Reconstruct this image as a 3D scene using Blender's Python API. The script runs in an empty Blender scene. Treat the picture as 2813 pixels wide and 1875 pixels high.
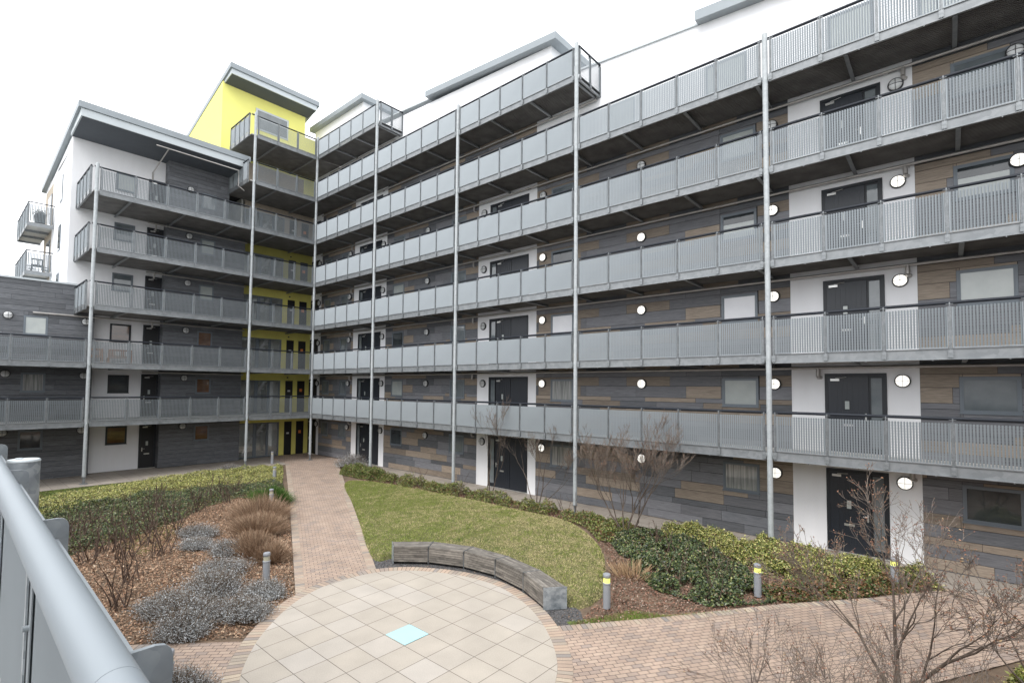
import bpy, math, random
import numpy as np
from mathutils import Vector, noise, Matrix
R=math.radians
rnd=random.Random(7)
nr=np.random.default_rng(11)
sc=bpy.context.scene
COL=sc.collection
FL=2.863           # storey height
G=-0.10            # paving level
W=1.65             # walkway depth, long wing
WL=3.0; WR=3.6     # cladding face / recessed face behind the left walkway
# ------------------------------------------------------------------ materials
def new_mat(name):
    m=bpy.data.materials.new(name); m.use_nodes=True
    nt=m.node_tree; b=nt.nodes['Principled BSDF']
    return m,nt,b
def N(nt,t,**k):
    n=nt.nodes.new(t)
    for a,v in k.items():
        if a in n.inputs: n.inputs[a].default_value=v
        else: setattr(n,a,v)
    return n
def c4(c): return (c[0],c[1],c[2],1)
def basic(name,col,rough=.6,metal=0,spec=.5,var=.12,scale=3.0,stretch=(1,1,1),bump=0,bscale=40,col2=None,detail=4,coat=0,obj=True):
    m,nt,b=new_mat(name); L=nt.links.new
    tc=N(nt,'ShaderNodeTexCoord'); mp=N(nt,'ShaderNodeMapping'); mp.inputs['Scale'].default_value=stretch
    L(tc.outputs['Object'],mp.inputs[0])
    nz=N(nt,'ShaderNodeTexNoise'); nz.inputs['Scale'].default_value=scale; nz.inputs['Detail'].default_value=detail
    L(mp.outputs[0],nz.inputs['Vector'])
    cr=N(nt,'ShaderNodeValToRGB'); cr.color_ramp.elements[0].position=.3; cr.color_ramp.elements[1].position=.7
    c2=col2 or tuple(min(1,x*(1+var)) for x in col); c1=col if col2 else tuple(x*(1-var) for x in col)
    cr.color_ramp.elements[0].color=c4(c1); cr.color_ramp.elements[1].color=c4(c2)
    L(nz.outputs[0],cr.inputs[0]); L(cr.outputs[0],b.inputs['Base Color'])
    b.inputs['Roughness'].default_value=rough; b.inputs['Metallic'].default_value=metal
    b.inputs['Specular IOR Level'].default_value=spec; b.inputs['Coat Weight'].default_value=coat
    if bump:
        n2=N(nt,'ShaderNodeTexNoise'); n2.inputs['Scale'].default_value=bscale; n2.inputs['Detail'].default_value=3
        L(mp.outputs[0],n2.inputs['Vector'])
        bp=N(nt,'ShaderNodeBump'); bp.inputs['Strength'].default_value=bump; bp.inputs['Distance'].default_value=.02
        L(n2.outputs[0],bp.inputs['Height']); L(bp.outputs[0],b.inputs['Normal'])
    return m
def galv(name,c1,c2,scale=9,rough=.42,metal=.35):
    m,nt,b=new_mat(name); L=nt.links.new
    tc=N(nt,'ShaderNodeTexCoord'); v=N(nt,'ShaderNodeTexVoronoi'); v.inputs['Scale'].default_value=scale
    nz=N(nt,'ShaderNodeTexNoise'); nz.inputs['Scale'].default_value=scale*.35; nz.inputs['Detail'].default_value=5
    wob=N(nt,'ShaderNodeMixRGB'); wob.blend_type='ADD'; wob.inputs[0].default_value=.12
    L(tc.outputs['Object'],wob.inputs[1]); L(nz.outputs['Color'],wob.inputs[2]); L(wob.outputs[0],v.inputs['Vector'])
    L(tc.outputs['Object'],nz.inputs['Vector'])
    bw=N(nt,'ShaderNodeRGBToBW'); L(v.outputs['Color'],bw.inputs[0])
    mx=N(nt,'ShaderNodeMath',operation='MULTIPLY_ADD'); mx.inputs[1].default_value=.45
    L(bw.outputs[0],mx.inputs[0]); L(nz.outputs[0],mx.inputs[2])
    cr=N(nt,'ShaderNodeValToRGB'); cr.color_ramp.elements[0].position=.45; cr.color_ramp.elements[1].position=.95
    cr.color_ramp.elements[0].color=c4(c1); cr.color_ramp.elements[1].color=c4(c2)
    L(mx.outputs[0],cr.inputs[0]); L(cr.outputs[0],b.inputs['Base Color'])
    b.inputs['Roughness'].default_value=rough; b.inputs['Metallic'].default_value=metal
    return m
def wood(name,c1,c2,grain=(1.2,1.2,22),attr=True,rough=.65,bump=.25):
    """boards: grain stretched along the board, one tint per board from the attribute"""
    m,nt,b=new_mat(name); L=nt.links.new
    tc=N(nt,'ShaderNodeTexCoord'); mp=N(nt,'ShaderNodeMapping'); mp.inputs['Scale'].default_value=grain
    L(tc.outputs['Object'],mp.inputs[0])
    at=N(nt,'ShaderNodeAttribute'); at.attribute_name='tint'
    ad=N(nt,'ShaderNodeVectorMath',operation='MULTIPLY_ADD'); ad.inputs[1].default_value=(37,19,53)
    L(at.outputs['Color'],ad.inputs[0]); L(mp.outputs[0],ad.inputs[2])
    nz=N(nt,'ShaderNodeTexNoise'); nz.inputs['Scale'].default_value=2.2; nz.inputs['Detail'].default_value=9; nz.inputs['Roughness'].default_value=.68; nz.inputs['Distortion'].default_value=.6
    L(ad.outputs[0],nz.inputs['Vector'])
    cr=N(nt,'ShaderNodeValToRGB'); cr.color_ramp.elements[0].position=.33; cr.color_ramp.elements[1].position=.66
    cr.color_ramp.elements[0].color=c4(c1); cr.color_ramp.elements[1].color=c4(c2)
    L(nz.outputs[0],cr.inputs[0])
    mu=N(nt,'ShaderNodeMixRGB',blend_type='MULTIPLY'); mu.inputs[0].default_value=1
    L(cr.outputs[0],mu.inputs[1])
    sp=N(nt,'ShaderNodeSeparateColor'); L(at.outputs['Color'],sp.inputs[0])
    mr=N(nt,'ShaderNodeMapRange'); mr.inputs[3].default_value=.78; mr.inputs[4].default_value=1.25
    L(sp.outputs[0],mr.inputs[0]); L(mr.outputs[0],mu.inputs[2]); L(mu.outputs[0],b.inputs['Base Color'])
    bp=N(nt,'ShaderNodeBump'); bp.inputs['Strength'].default_value=bump; bp.inputs['Distance'].default_value=.01
    L(nz.outputs[0],bp.inputs['Height']); L(bp.outputs[0],b.inputs['Normal'])
    b.inputs['Roughness'].default_value=rough
    return m
def leafmat(name,rough=.5,spec=.4,trans=.0):
    m,nt,b=new_mat(name); L=nt.links.new
    at=N(nt,'ShaderNodeAttribute'); at.attribute_name='tint'
    L(at.outputs['Color'],b.inputs['Base Color']); b.inputs['Roughness'].default_value=rough
    b.inputs['Specular IOR Level'].default_value=spec
    return m
def brickmat(name,bw,rh,off,cols,mortar,ms=.004,rough=.85,noise_amt=.25,bump=.4):
    m,nt,b=new_mat(name); L=nt.links.new
    uv=N(nt,'ShaderNodeUVMap'); uv.uv_map='UVMap'
    nzv=N(nt,'ShaderNodeTexNoise'); nzv.inputs['Scale'].default_value=5
    L(uv.outputs[0],nzv.inputs['Vector'])
    br=N(nt,'ShaderNodeTexBrick'); br.offset=off; br.squash=1
    br.inputs['Scale'].default_value=1; br.inputs['Brick Width'].default_value=bw; br.inputs['Row Height'].default_value=rh
    br.inputs['Mortar Size'].default_value=ms; br.inputs['Mortar Smooth'].default_value=.15; br.inputs['Bias'].default_value=0
    br.inputs['Color1'].default_value=(0,0,0,1); br.inputs['Color2'].default_value=(1,1,1,1); br.inputs['Mortar'].default_value=(.5,.5,.5,1)
    L(uv.outputs[0],br.inputs['Vector'])
    cr=N(nt,'ShaderNodeValToRGB'); els=cr.color_ramp.elements
    while len(els)<len(cols): els.new(.5)
    for i,c in enumerate(cols): els[i].position=i/(len(cols)-1) if len(cols)>1 else 0; els[i].color=c4(c)
    L(br.outputs['Color'],cr.inputs[0])
    nz=N(nt,'ShaderNodeTexNoise'); nz.inputs['Scale'].default_value=55; nz.inputs['Detail'].default_value=4; L(uv.outputs[0],nz.inputs['Vector'])
    big=N(nt,'ShaderNodeTexNoise'); big.inputs['Scale'].default_value=1.3; big.inputs['Detail'].default_value=5; L(uv.outputs[0],big.inputs['Vector'])
    sm=N(nt,'ShaderNodeMath',operation='ADD'); L(nz.outputs[0],sm.inputs[0]); L(big.outputs[0],sm.inputs[1])
    mr=N(nt,'ShaderNodeMapRange'); mr.inputs[1].default_value=.6; mr.inputs[2].default_value=1.4; mr.inputs[3].default_value=1-noise_amt; mr.inputs[4].default_value=1+noise_amt
    L(sm.outputs[0],mr.inputs[0])
    mu=N(nt,'ShaderNodeMixRGB',blend_type='MULTIPLY'); mu.inputs[0].default_value=1
    L(cr.outputs[0],mu.inputs[1]); L(mr.outputs[0],mu.inputs[2])
    mx=N(nt,'ShaderNodeMixRGB'); L(br.outputs['Fac'],mx.inputs[0]); L(mu.outputs[0],mx.inputs[1]); mx.inputs[2].default_value=c4(mortar)
    L(mx.outputs[0],b.inputs['Base Color']); b.inputs['Roughness'].default_value=rough
    iv=N(nt,'ShaderNodeMath',operation='MULTIPLY_ADD'); iv.inputs[1].default_value=-1; L(br.outputs['Fac'],iv.inputs[0]); 
    s2=N(nt,'ShaderNodeMath',operation='MULTIPLY'); s2.inputs[1].default_value=.3; L(nz.outputs[0],s2.inputs[0]); L(s2.outputs[0],iv.inputs[2])
    bp=N(nt,'ShaderNodeBump'); bp.inputs['Strength'].default_value=bump; bp.inputs['Distance'].default_value=.008
    L(iv.outputs[0],bp.inputs['Height']); L(bp.outputs[0],b.inputs['Normal'])
    return m
def emis(name,col,st):
    m,nt,b=new_mat(name); b.inputs['Base Color'].default_value=c4(col); b.inputs['Emission Color'].default_value=c4(col); b.inputs['Emission Strength'].default_value=st
    return m
def glassy(name,col,rough=.04,col2=None,stretch=(1,1,1),scale=1.5,spec=.6,wave=None):
    m=basic(name,col,rough=rough,spec=spec,col2=col2,stretch=stretch,scale=scale,coat=.6)
    m.node_tree.nodes['Principled BSDF'].inputs['Coat Roughness'].default_value=.02
    return m
M={}
M['galv']=galv('galvanised_steel',(.18,.193,.203),(.245,.258,.268),metal=.2)
M['pole']=galv('galvanised_tube',(.33,.357,.372),(.42,.447,.46),scale=14,rough=.5,metal=.0)
M['slat']=basic('railing_slat_paint',(.295,.325,.347),rough=.47,metal=.3,var=.06,scale=.7)
M['post']=galv('railing_post_steel',(.17,.184,.194),(.26,.274,.284),scale=30)
M['rail']=basic('shaded_handrail_paint',(.016,.020,.028),rough=.5,spec=.3,var=.1)  # handrail paint seen from below, its shade put into the colour
M['nearrail']=basic('skylit_handrail_paint',(.245,.275,.30),rough=.48,metal=.1,var=.03,scale=1)  # the same handrail paint, lightened in colour for sky on its top
M['neargalv']=galv('spangled_galvanised_steel',(.17,.195,.215),(.40,.43,.45),scale=16,rough=.42,metal=.2)
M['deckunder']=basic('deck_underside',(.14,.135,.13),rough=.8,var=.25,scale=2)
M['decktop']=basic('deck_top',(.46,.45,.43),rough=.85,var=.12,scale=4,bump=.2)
M['pipe']=basic('drain_pipe_steel',(.46,.44,.42),rough=.35,metal=.5,var=.1)
M['white']=basic('white_render',(.82,.82,.835),rough=.9,var=.03,stretch=(2,2,.35),scale=1.2,bump=.08,bscale=120)
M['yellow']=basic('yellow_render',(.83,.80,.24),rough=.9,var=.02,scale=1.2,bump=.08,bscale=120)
M['yellowup']=basic('deep_shaded_yellow_render',(.40,.37,.10),rough=.9,var=.05,scale=2)  # the tower's yellow render with deep deck shade put into the colour
M['yellowlow']=basic('shaded_yellow_render',(.72,.66,.18),rough=.9,var=.05,scale=2,bump=.08,bscale=120)  # yellow render under the decks, darkened in colour for their shade
M['dark']=wood('charcoal_board',(.075,.08,.088),(.155,.16,.175))
M['mid']=wood('slate_board',(.115,.117,.128),(.205,.207,.222))
M['brown']=wood('tan_board',(.18,.145,.113),(.34,.28,.222))
M['lclad']=wood('left_wing_charcoal_board',(.07,.075,.084),(.19,.197,.212))
M['back']=basic('wall_backing',(.02,.02,.022),rough=.95)
M['frame']=basic('grey_window_frame',(.15,.175,.20),rough=.4,var=.04)
M['door']=basic('dark_navy_door_paint',(.018,.022,.030),rough=.38,var=.06)
M['doorframe']=basic('dark_door_frame_paint',(.012,.015,.020),rough=.45,var=.06)
M['blackdoor']=basic('black_door_paint',(.008,.008,.010),rough=.5)
M['chrome']=basic('brushed_ironmongery',(.62,.62,.60),rough=.3,metal=.7)
M['pane_dark']=glassy('dark_glass',(.02,.024,.028),col2=(.06,.07,.075))
M['pane_grey']=glassy('grey_glass',(.10,.12,.13),col2=(.19,.21,.22))
M['pane_pale']=glassy('frosted_glass',(.34,.37,.36),col2=(.44,.47,.45),rough=.15)
M['pane_white']=glassy('white_blind_glass',(.62,.62,.65),col2=(.70,.70,.72),rough=.12)
M['pane_curtain']=glassy('curtain_glass',(.15,.16,.16),col2=(.42,.42,.40),stretch=(14,14,.6),scale=1.2)
M['pane_wood']=glassy('brown_room_glass',(.07,.032,.014),col2=(.16,.075,.03),stretch=(1,1,5))
M['glass']=None
m,nt,b=new_mat('clear_glass'); b.inputs['Base Color'].default_value=(.75,.8,.8,1); b.inputs['Roughness'].default_value=.02
b.inputs['Transmission Weight'].default_value=0; b.inputs['Alpha'].default_value=.2; b.inputs['Metallic'].default_value=.6; M['glass']=m
M['lit']=emis('lit_diffuser',(1.0,.97,.90),.72)
M['unlit']=basic('unlit_diffuser',(.62,.63,.63),rough=.3,var=.05)
M['ring']=basic('lamp_guard_black',(.02,.02,.022),rough=.4)
M['zinc']=basic('grey_fascia',(.27,.30,.32),rough=.45,metal=.15,var=.06,scale=.8)
M['zincl']=basic('light_grey_fascia',(.50,.54,.56),rough=.45,metal=.1,var=.04,scale=.8)
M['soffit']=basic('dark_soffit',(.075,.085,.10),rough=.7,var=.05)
M['tan']=basic('tan_brickwork',(.42,.36,.29),rough=.9,var=.2,scale=9,stretch=(1,1,3))
M['roof']=basic('flat_roof',(.25,.26,.27),rough=.9)
M['brick']=brickmat('block_paving',.2,.105,.5,[(.31,.25,.215),(.38,.285,.225),(.415,.312,.245),(.43,.33,.26)],(.075,.055,.045),ms=.006)
M['course']=brickmat('block_edge_course',.105,.26,0,[(.25,.23,.215),(.39,.30,.235),(.45,.34,.26),(.35,.30,.245),(.48,.395,.30)],(.075,.055,.045),ms=.006)
M['slab']=brickmat('plaza_slabs',.62,.60,0,[(.41,.367,.315),(.43,.385,.328),(.42,.376,.322),(.455,.415,.37)],(.10,.085,.07),ms=.006,noise_amt=.17,bump=.15)
M['pslab']=brickmat('path_slabs',.9,.6,.5,[(.30,.265,.23),(.36,.315,.27),(.33,.29,.25)],(.12,.10,.085),ms=.007,noise_amt=.14,bump=.2)
M['tile']=basic('pale_blue_glass_tile',(.50,.78,.82),rough=.15,var=.02,coat=.8)
M['soil']=basic('bed_soil',(.10,.07,.048),rough=.95,col2=(.20,.14,.095),scale=3,bump=.6,bscale=30)
M['gravel']=basic('grey_gravel',(.05,.05,.055),rough=.95,col2=(.17,.16,.155),scale=45,bump=1,bscale=60)
M['turf']=basic('turf_base',(.07,.085,.025),rough=.95,col2=(.16,.14,.065),scale=1.6,bump=.5,bscale=30)
M['ground']=basic('ground_earth',(.10,.10,.07),rough=.95,col2=(.16,.15,.11),scale=.4)
M['leaf']=leafmat('leaves',rough=.42,spec=.45)
M['dry']=leafmat('dry_plant_matter',rough=.9,spec=.15)
M['grass']=leafmat('grass_blades',rough=.7,spec=.2)
M['bark']=basic('grey_brown_bark',(.065,.047,.036),rough=.85,col2=(.16,.125,.10),scale=14,stretch=(1,1,.3))
M['twig']=basic('reddish_twig_bark',(.10,.077,.063),rough=.8,col2=(.26,.215,.18),scale=5)
M['stem']=basic('dark_brown_stem_bark',(.05,.033,.025),rough=.85,col2=(.15,.10,.075),scale=9)
M['benchtop']=wood('weathered_bench_timber',(.085,.077,.068),(.27,.245,.215),grain=(1,1,1),rough=.8)
M['bollard']=basic('grey_bollard_paint',(.30,.315,.34),rough=.45,var=.06,scale=4)
M['lens']=emis('lit_yellow_lens',(.80,.82,.20),.55)
M['lensoff']=basic('clear_grey_lens',(.45,.43,.33),rough=.2)
M['garden']=basic('teak_furniture',(.30,.16,.085),rough=.7,var=.2)
M['bin']=basic('dark_green_plastic',(.03,.035,.03),rough=.6)
M['orange']=basic('orange_notice',(.75,.24,.06),rough=.6)
M['notice']=basic('white_notice',(.6,.6,.6),rough=.6)
M['interior']=basic('lobby_wall',(.62,.62,.58),rough=.9)
# ------------------------------------------------------------------ mesh builder
class MB:
    def __init__(s): s.v=[];s.f=[];s.m=[];s.t=[]
    def quadset(s,vs,fs,mi=0,tint=0.5):
        o=len(s.v); s.v+=vs
        for f in fs: s.f.append(tuple(i+o for i in f)); s.m.append(mi); s.t.append(tint)
    def box(s,x0,x1,y0,y1,z0,z1,mi=0,tint=.5):
        s.quadset([(x0,y0,z0),(x1,y0,z0),(x1,y1,z0),(x0,y1,z0),(x0,y0,z1),(x1,y0,z1),(x1,y1,z1),(x0,y1,z1)],
          [(0,3,2,1),(4,5,6,7),(0,1,5,4),(1,2,6,5),(2,3,7,6),(3,0,4,7)],mi,tint)
        return s
    def hexa(s,b,t,mi=0,tint=.5):   # bottom 4 ccw, top 4 ccw
        s.quadset(list(b)+list(t),[(0,3,2,1),(4,5,6,7),(0,1,5,4),(1,2,6,5),(2,3,7,6),(3,0,4,7)],mi,tint); return s
    def tube(s,pts,rs,n=8,mi=0,cap=True,tint=.5):
        pts=[Vector(p) for p in pts]; o=len(s.v)
        if not hasattr(rs,'__len__'): rs=[rs]*len(pts)
        for i,p in enumerate(pts):
            d=(pts[min(i+1,len(pts)-1)]-pts[max(i-1,0)])
            if d.length<1e-9: d=Vector((0,0,1))
            d.normalize()
            a=d.cross(Vector((0,0,1)) if abs(d.z)<.9 else Vector((1,0,0))).normalized(); b=d.cross(a)
            for k in range(n):
                an=2*math.pi*k/n; q=p+(a*math.cos(an)+b*math.sin(an))*rs[i]; s.v.append((q.x,q.y,q.z))
        for i in range(len(pts)-1):
            for k in range(n):
                s.f.append((o+i*n+k,o+i*n+(k+1)%n,o+(i+1)*n+(k+1)%n,o+(i+1)*n+k)); s.m.append(mi); s.t.append(tint)
        if cap and n>3:
            e=len(s.v); s.v+=s.v[o:o+n]+s.v[o+(len(pts)-1)*n:o+len(pts)*n]     # caps keep their own vertices
            s.f.append(tuple(e+k for k in range(n-1,-1,-1))); s.m.append(mi); s.t.append(tint)
            s.f.append(tuple(e+n+k for k in range(n))); s.m.append(mi); s.t.append(tint)
        return s
    def build(s,name,mats,parent=None,smooth=False,loc=None,link=True):
        me=bpy.data.meshes.new(name); me.from_pydata(s.v,[],s.f)
        if not isinstance(mats,(list,tuple)): mats=[mats]
        for m in mats: me.materials.append(m)
        me.polygons.foreach_set('material_index',s.m)
        if smooth: me.polygons.foreach_set('use_smooth',[True]*len(s.f))
        if any(t!=.5 for t in s.t):
            a=me.attributes.new('tint','FLOAT_COLOR','CORNER')
            arr=[]
            for f,t in zip(s.f,s.t): arr+= [t,(t*7.3)%1,(t*3.7)%1,1]*len(f)
            a.data.foreach_set('color',arr)
        me.update()
        ob=bpy.data.objects.new(name,me)
        if loc: ob.location=loc
        COL.objects.link(ob)
        if parent: ob.parent=parent
        return ob
def tag(o,label=None,cat=None,group=None,kind=None):
    if label: o['label']=label
    if cat: o['category']=cat
    if group: o['group']=group
    if kind: o['kind']=kind
    return o
def thing(name,label,cat,loc=(0,0,0),rz=0,group=None):
    o=bpy.data.objects.new(name,None); o.empty_display_size=.3; COL.objects.link(o); o.location=loc; o.rotation_euler=(0,0,rz)
    return tag(o,label,cat,group)
def dup(o,parent,loc=None,rz=None):
    c=o.copy(); COL.objects.link(c); c.parent=parent
    if loc is not None: c.location=loc
    if rz is not None: c.rotation_euler=(0,0,rz)
    return c
def dup_tree(root,loc,rz,label,group=None):
    r=root.copy(); COL.objects.link(r); r.location=loc; r.rotation_euler=(0,0,rz); r['label']=label
    if group: r['group']=group
    for ch in list(root.children):
        c=ch.copy(); COL.objects.link(c); c.parent=r
        for g in ch.children:
            d=g.copy(); COL.objects.link(d); d.parent=c
    return r
HALF=math.pi/2
LV=['ground floor','first floor','second floor','third floor','fourth floor','fifth floor','sixth floor','seventh floor']
ORD=['','first','second','third','fourth','fifth','sixth','seventh']
# ------------------------------------------------------------------ setting: ground and paving
def inpoly(px,py,poly):
    n=len(poly); r=np.zeros(px.shape,bool); j=n-1
    for i in range(n):
        xi,yi=poly[i]; xj,yj=poly[j]
        c=((yi>py)!=(yj>py)) & (px<(xj-xi)*(py-yi)/((yj-yi) or 1e-9)+xi); r^=c; j=i
    return r
def spline(pts,k=6,closed=True):
    n=len(pts); out=[]
    rng=range(n) if closed else range(n-1)
    g=lambda i: pts[i%n] if closed else pts[max(0,min(n-1,i))]
    for i in rng:
        p0,p1,p2,p3=g(i-1),g(i),g(i+1),g(i+2)
        for j in range(k):
            t=j/k
            out.append(tuple(.5*((2*p1[a])+(-p0[a]+p2[a])*t+(2*p0[a]-5*p1[a]+4*p2[a]-p3[a])*t*t+(-p0[a]+3*p1[a]-3*p2[a]+p3[a])*t**3) for a in (0,1)))
    if not closed: out.append(tuple(pts[-1]))
    return out
def sheet(name,poly,z,mat,udir=(1,0),org=(0,0),kind='structure'):
    me=bpy.data.meshes.new(name); me.from_pydata([(x,y,z) for x,y in poly],[],[tuple(range(len(poly)))])
    uv=me.uv_layers.new(name='UVMap'); ux,uy=udir
    for l in me.loops:
        x,y=poly[l.vertex_index]; x-=org[0]; y-=org[1]; uv.data[l.index].uv=(x*ux+y*uy,-x*uy+y*ux)
    me.materials.append(mat); me.update()
    if me.polygons[0].normal.z<0: me.flip_normals()
    o=bpy.data.objects.new(name,me); COL.objects.link(o); 
    if kind: o['kind']=kind
    return o
def ribbon(name,line,w,z,mat,side=1,closed=False,kind='structure'):
    """soldier course following a line; width w to the left (side=1) or right"""
    n=len(line); off=[]
    for i,p in enumerate(line):
        a=line[(i-1)%n] if closed else line[max(i-1,0)]; b=line[(i+1)%n] if closed else line[min(i+1,n-1)]
        d=Vector((b[0]-a[0],b[1]-a[1])).normalized(); off.append((p[0]-d.y*w*side,p[1]+d.x*w*side))
    vs=[(x,y,z) for x,y in line]+[(x,y,z) for x,y in off]; fs=[];uvs=[];s=0
    m=n if closed else n-1
    for i in range(m):
        j=(i+1)%n; L=math.dist(line[i],line[j])
        fs.append((i,j,n+j,n+i)); uvs+= [(s,.004),(s+L,.004),(s+L,.256),(s,.256)]; s+=L
    me=bpy.data.meshes.new(name); me.from_pydata(vs,[],fs); uv=me.uv_layers.new(name='UVMap')
    for i,q in enumerate(uvs): uv.data[i].uv=q
    me.materials.append(mat); me.update()
    if me.polygons[0].normal.z<0: me.flip_normals()
    o=bpy.data.objects.new(name,me); COL.objects.link(o); o['kind']=kind
    return o
g=MB(); g.box(-300,340,-320,320,-.6,-.135); o=g.build('ground',M['ground']); o['kind']='structure'
sheet('soil',[(-2.5,-24),(44,-24),(44,1.3),(-2.5,1.3)],-.13,M['soil'])
PLZ=spline([(20.15,-9.4),(20.38,-8.55),(20.95,-7.9),(22.1,-7.32),(23.34,-7.2),(24.59,-7.6),(25.75,-8.38),(26.6,-9.35),(26.95,-10.5),(26.6,-11.8),(25.6,-12.8),(24.2,-13.25),(22.9,-12.95),(21.85,-12.3),(21.1,-11.6),(20.55,-10.9),(20.22,-10.15)],8)
area=sum(PLZ[i-1][0]*PLZ[i][1]-PLZ[i][0]*PLZ[i-1][1] for i in range(len(PLZ)))
if area<0: PLZ=PLZ[::-1]
NL=[(0.3,-1.75),(11.08,-6.55),(20.6,-10.9)]; NR=[(20.9,-8.9),(8.92,-2.75),(2.92,.38)]
d=Vector((20,-9.2)).normalized()
sheet('brick_path',[(-3.55,1.6),(-3.5,-1.2),(.3,-1.75)]+NL[1:]+[(22,-10)]+NR+[(2.3,1.6)],-.1,M['brick'],udir=(d.y,-d.x))
ribbon('path_edge',NL,.22,-.096,M['course'],1); ribbon('path_edge',NR,.22,-.096,M['course'],1)
RU=[(25.0,-8.55),(25.52,-7.91),(26.84,-6.22),(28.73,-3.55),(30.18,-1.82),(31.2,-.1)]
sheet('brick_path',RU+[(31.3,.14),(44,.14),(44,-1.0),(33.4,-1.4),(33.2,-2.2),(31.2,-5.6),(29.0,-8.6),(27.5,-10.4),(24,-12)],-.1,M['brick'],udir=(.565,.825))
ribbon('path_edge',RU[1:-1],.22,-.096,M['course'],-1)
LU=[(21.75,-12.1),(20.43,-13.45),(17.5,-16.5),(14,-20)]
sheet('brick_path',[(23,-11.5)]+LU+[(19,-22),(22.4,-16),(24.5,-14.0),(26,-12.5)],-.1,M['brick'],udir=(.7,.72))
ribbon('path_edge',LU[1:],.22,-.096,M['course'],1)
ribbon('plaza_edge',PLZ,.27,-.092,M['course'],-1,closed=True)
sheet('plaza',PLZ,-.088,M['slab'],org=(23.28,-9.84))
sheet('pavement',[(2.6,.15),(31.2,.15),(44,.15),(44,1.66),(2.4,1.66)],-.098,M['pslab'])
sheet('pavement',[(-3.62,-24),(.75,-24),(.75,-1.7),(-3.5,-1.25)],-.104,M['pslab'])
sheet('gravel_strip',[(19.0,-7.9),(19.6,-7.45),(20.6,-6.8),(21.7,-6.35),(23,-6.3),(24.3,-6.5),(25.5,-6.95),(25.9,-7.4),(25.7,-8.3),(24.6,-7.7),(23.3,-7.2),(22,-7.4),(20.9,-8.0),(20.3,-8.75)],-.112,M['gravel'])
tl=MB(); tl.box(23.295,23.895,-10.425,-9.855,-.12,-.078); o=tl.build('glass_tile',M['tile']); tag(o,'pale blue glass tile set among the cream slabs at the centre of the plaza','glass tile')
# lawn mound
LAWN=spline([(19.15,-8.05),(14.2,-5.45),(8.95,-2.85),(9.2,-1.75),(10.91,-1.38),(13.89,-1.18),(16.57,-1.05),(18.31,-1.12),(19.72,-1.1),(20.94,-1.12),(22.04,-1.6),(23.18,-2.5),(23.93,-3.35),(24.47,-4.15),(25.17,-5.3),(25.45,-6.0),(25.5,-6.7),(25.1,-7.0),(24.15,-6.62),(22.93,-6.40),(21.71,-6.45),(20.52,-6.9),(19.75,-7.6)],4)
LP=np.array(LAWN)
def lawn_z(x,y):
    """height of the mounded turf"""
    d=np.full(x.shape,9.)
    for i in range(len(LP)):
        a=LP[i-1];b=LP[i];ab=b-a; t=np.clip(((x-a[0])*ab[0]+(y-a[1])*ab[1])/(ab@ab+1e-9),0,1)
        d=np.minimum(d,np.hypot(x-a[0]-t*ab[0],y-a[1]-t*ab[1]))
    ins=inpoly(x,y,LAWN)
    return np.where(ins,-.13+.10*np.minimum(d/.12,1)+.16*(1-np.exp(-d/1.2))*np.clip((x-12)/8,0,1),-.2)
gx=np.arange(8.6,25.9,.12); gy=np.arange(-8.3,-.8,.12); X,Y=np.meshgrid(gx,gy,indexing='ij'); Z=lawn_z(X,Y)
vs=[tuple(v) for v in np.stack([X.ravel(),Y.ravel(),Z.ravel()],1)]
ny=len(gy); fs=[]
for i in range(len(gx)-1):
    for j in range(ny-1):
        q=(i*ny+j,(i+1)*ny+j,(i+1)*ny+j+1,i*ny+j+1)
        if max(vs[k][2] for k in q)>-.19: fs.append(q)
me=bpy.data.meshes.new('lawn'); me.from_pydata(vs,[],fs); me.materials.append(M['turf']); me.polygons.foreach_set('use_smooth',[True]*len(fs)); o=bpy.data.objects.new('lawn',me); COL.objects.link(o); o['kind']='structure'
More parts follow.
